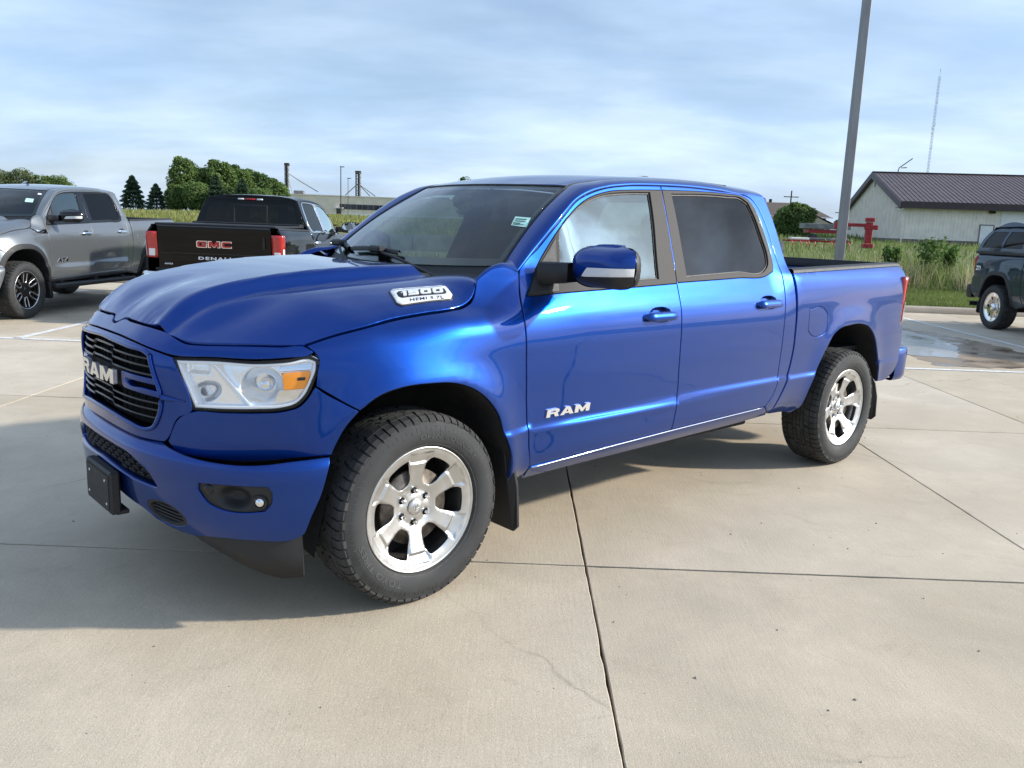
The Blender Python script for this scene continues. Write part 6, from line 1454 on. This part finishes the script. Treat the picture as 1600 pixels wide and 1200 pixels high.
for (px, top, Y, r, lb) in ((526, 264, 200, .14, 'tall thin light mast before the works building'), (537, 281, 230, .09, 'short thin mast right of the tall one, behind the works building'), (1212, 300, 140, .14, 'utility pole rising behind the house roof'), (1291, 325, 160, .16, 'utility pole with a crossarm between the house and the metal building')):
    X = (px - 800)/1310*Y; hz = 350.1 + (px - 800)*.0375; zt = 1.6 + (hz - top)*Y/1310; o = empty('utility_pole', (X, Y, 1.2), 0, lb, 'pole', 'poles on the skyline'); put('pole', *tube([(0, 0, 0), (0, 0, zt - 1.2)], [r, r*.7], 6), 'dark_timber', o)
    if px > 1000: put('crossarm', *box((0, 0, zt - 2.2), (2.4, .12, .14)), 'dark_timber', o, smooth=False)
    else: put('head', *box((.3, 0, zt - 1.2), (1.0, .3, .18)), 'dark_timber', o, smooth=False)
tw = empty('radio_mast', (140.6, 300, 0), R(20), 'tall thin guyed radio mast above the metal building roof', 'mast')
put('lattice', *lattice(.5, 56, 52, .032), 'galvanised', tw, smooth=False); put('tip', *tube([(0, 0, 56), (0, 0, 58.5)], .06, 5), 'galvanised', tw)
for z, dx in ((47.5, .5), (40.0, .7), (38.8, -.6), (37.2, -.5), (32.5, .5)): put('antenna', *tube([(0, 0, z), (dx, 0, z + .2), (dx, 0, z + 1.6)], .10, 5), 'galvanised', tw)
# ================================================================== the other vehicles
gP = 'pickup trucks parked on the lot'
for dictk in list(_wl): pass
silver, sk = build_pickup('pickup_truck', (-8.03, 12.15), math.pi/2 - .087, 'silver-grey four-door pickup truck at the left edge, black arch flares and side step', gP, 'silver_paint', style='split', lift=.045, trim='gloss_black', arch_trim='black_plastic', handle='chrome', mirror_m='gloss_black', res=.07)
S2 = sk['S']; B2 = sk['B']
B2('side_step', join([box((1.65, -.99, .385), (2.25, .20, .07), .02)] + [box((x, -.90, .42), (.08, .2, .06)) for x in (.8, 1.7, 2.5)]), 'black_plastic', smooth=False)
S2('roof_antenna', loft([[(1.42 + x, y*w_, z) for y in (-1, -.5, 0, .5, 1)] for x, w_, z in ((0, .004, 1.895), (.05, .025, 1.905), (.13, .03, 1.945), (.17, .02, 1.90))]), 'silver_paint')
B2('fender_vent', panel(Woff(.006), [(.26,1.235),(.43,1.215),(.535,1.225),(.545,1.165),(.40,1.170),(.33,1.178)], res=.05, inset=0, thick=.012), 'gloss_black')
B2('vent_trim', panel(Woff(.012), [(.30,1.222),(.42,1.204),(.48,1.205),(.45,1.180),(.36,1.183)], res=.05, inset=0, thick=.006), 'chrome')
V, F = text2d('AT4', .03, 1.0); put('door_text', *sk['up']((thick2d(V, F, on_surf(W, .70, .735, (.26/V[:, 0].max(), 0), (.03, .062)), 0, .008)[0], 0))[:1], thick2d(V, F, on_surf(W, .70, .735, (.26/V[:, 0].max(), 0), (.03, .062)), 0, .008)[1], 'chrome', sk['doors'][0], smooth=False)
for P, m in (([(.70,.62),(.86,.60),(.875,.46),(.72,.48)], 'sticker_paper'), ([(.86,.86),(.94,.85),(.95,.78),(.87,.79)], 'white_letter'), ([(-.06,.66),(.06,.66),(.06,.20),(-.06,.20)], 'white_letter'), ([(-.045,.40),(.05,.40),(.05,.22),(-.045,.22)], 'leaf_pale')):
    S2('window_sticker', panel(WS, P, res=.05, inset=0, thick=0, off=.002, ref=(2, 0, 1.2))[:2], m, sk['ws'])

black, kk = build_pickup('pickup_truck', (-4.28, 16.45), -math.pi/2, 'black four-door pickup truck seen from behind, red taillights and a folded bed cover', gP, 'black_paint', style='steel', trim='chrome', handle='chrome', res=.07, bed_glass=True, front=False)
S3 = kk['S']
S3('bed_cover', join([box((3.69, 0, 1.425), (1.56, 1.72, .035), .012), box((3.0, 0, 1.452), (.22, 1.70, .03), .01)]), 'black_plastic', smooth=False)
tgx = lambda v, z: np.stack([4.505 + .028*sst(.75, 1.3, z) - .012*(v/.8)**4 + .0*v + .014*np.exp(-((z - 1.375)/.03)**2), -v, z + 0*v], -1)
ws_, wd = slab_word('GMC', .10)
for off, m, g in ((.004, 'chrome', 0.), (.010, 'red_letter', .16)):
    for ch, V, F in ws_:
        c_ = np.array([(V[:, 0].min() + V[:, 0].max())/2, .5]); k_ = .50/wd
        S3('tailgate_letter' if not g else 'letter_fill', thick2d(c_ + (V - c_)*(1 - g*1.1), F, on_surf(tgx, .25, 1.115, (-k_, 0), (0, .095), (3, 0, 1)), 0, off), m, smooth=False)
V, F = text2d('DENALI', .035, 1.25); k_ = .46/V[:, 0].max(); S3('tailgate_text', thick2d(V, F, on_surf(tgx, .23, .945, (-k_, 0), (0, .042), (3, 0, 1)), 0, .006), 'white_letter', smooth=False)
V, F = text2d('4WD', .03, 1.1); k_ = .12/V[:, 0].max(); S3('bumper_text', thick2d(V, F, on_surf(tgx, .72, .862, (-k_, 0), (0, .024), (3, 0, 1)), 0, .005), 'white_letter', smooth=False)
S3('tailgate_pull', box((4.545, .70, 1.20), (.02, .035, .16), .006), 'gloss_black', smooth=False); S3('tailgate_groove', box((4.528, 0, 1.03), (.01, 1.5, .012)), 'gloss_black', smooth=False)

green, nk = build_pickup('pickup_truck', (9.86, 12.05), math.pi/2, 'dark green pickup truck with a windowed bed cap, cut by the right edge', gP, 'green_black_paint', style='steel', trim='black_plastic', arch_trim='black_plastic', res=.07, topper=True, front=False)
S4, B4 = nk['S'], nk['B']
# cap over the bed: side with two dark windows, sloping back hatch
cv = lambda s, z: np.stack([s, -(.955 - .20*sst(1.38, 1.95, z)*((z - 1.38)/.5)), z + 0*s], -1)
so = [(2.90,1.40),(4.50,1.40),(4.46,1.50),(4.30,1.84),(4.22,1.885),(2.90,1.885)]; wn1 = [(3.05,1.49),(3.66,1.49),(3.66,1.80),(3.05,1.80)]; wn2 = [(3.72,1.49),(4.36,1.49),(4.22,1.80),(3.72,1.80)]
B4('cap_side', panel(cv, so, [wn1, wn2], res=.1, inset=.0, thick=.03, ref=(3.6, 0, 1.4)), 'green_black_paint')
for wv_ in (wn1, wn2): B4('cap_window', panel(cv, wv_, res=.2, inset=-.005, thick=.004, off=-.008, ref=(3.6, 0, 1.4)), 'privacy_glass')
vv = np.linspace(-.80, .80, 9); top = lambda x, z: [(x, v, z - .05*(v/.8)**2) for v in vv]
S4('cap_roof', loft([top(2.90, 1.93), top(3.5, 1.945), top(4.15, 1.93), top(4.24, 1.90)]), 'green_black_paint')
S4('cap_hatch', loft([[(4.24, v, 1.88) for v in vv], [(4.49, v*1.12, 1.42) for v in vv]]), 'green_black_paint'); S4('hatch_window', loft([[(4.285, v*.9, 1.82) for v in vv], [(4.465, v*1.0, 1.49) for v in vv]]), 'privacy_glass')
B4('cap_rail', box((3.69, -.945, 1.40), (1.62, .06, .05), .01), 'black_plastic', smooth=False)
V, F = text2d('Z71', .035, 1.0); k_ = .17/V[:, 0].max()
_zz = on_surf(W, 4.40, 1.06, (-k_, 0), (0, .085)); q = thick2d(V, F, _zz, 0, .004)
S4('side_text', mirror(*q), 'white_letter', smooth=False)
S4('tow_hitch', tube([(4.5, 0, .50), (4.95, 0, .50)], .03, 6), 'black_plastic'); S4('tailpipe', tube([(4.25, .55, .42), (4.40, 1.02, .42)], .045, 10), 'black_plastic')
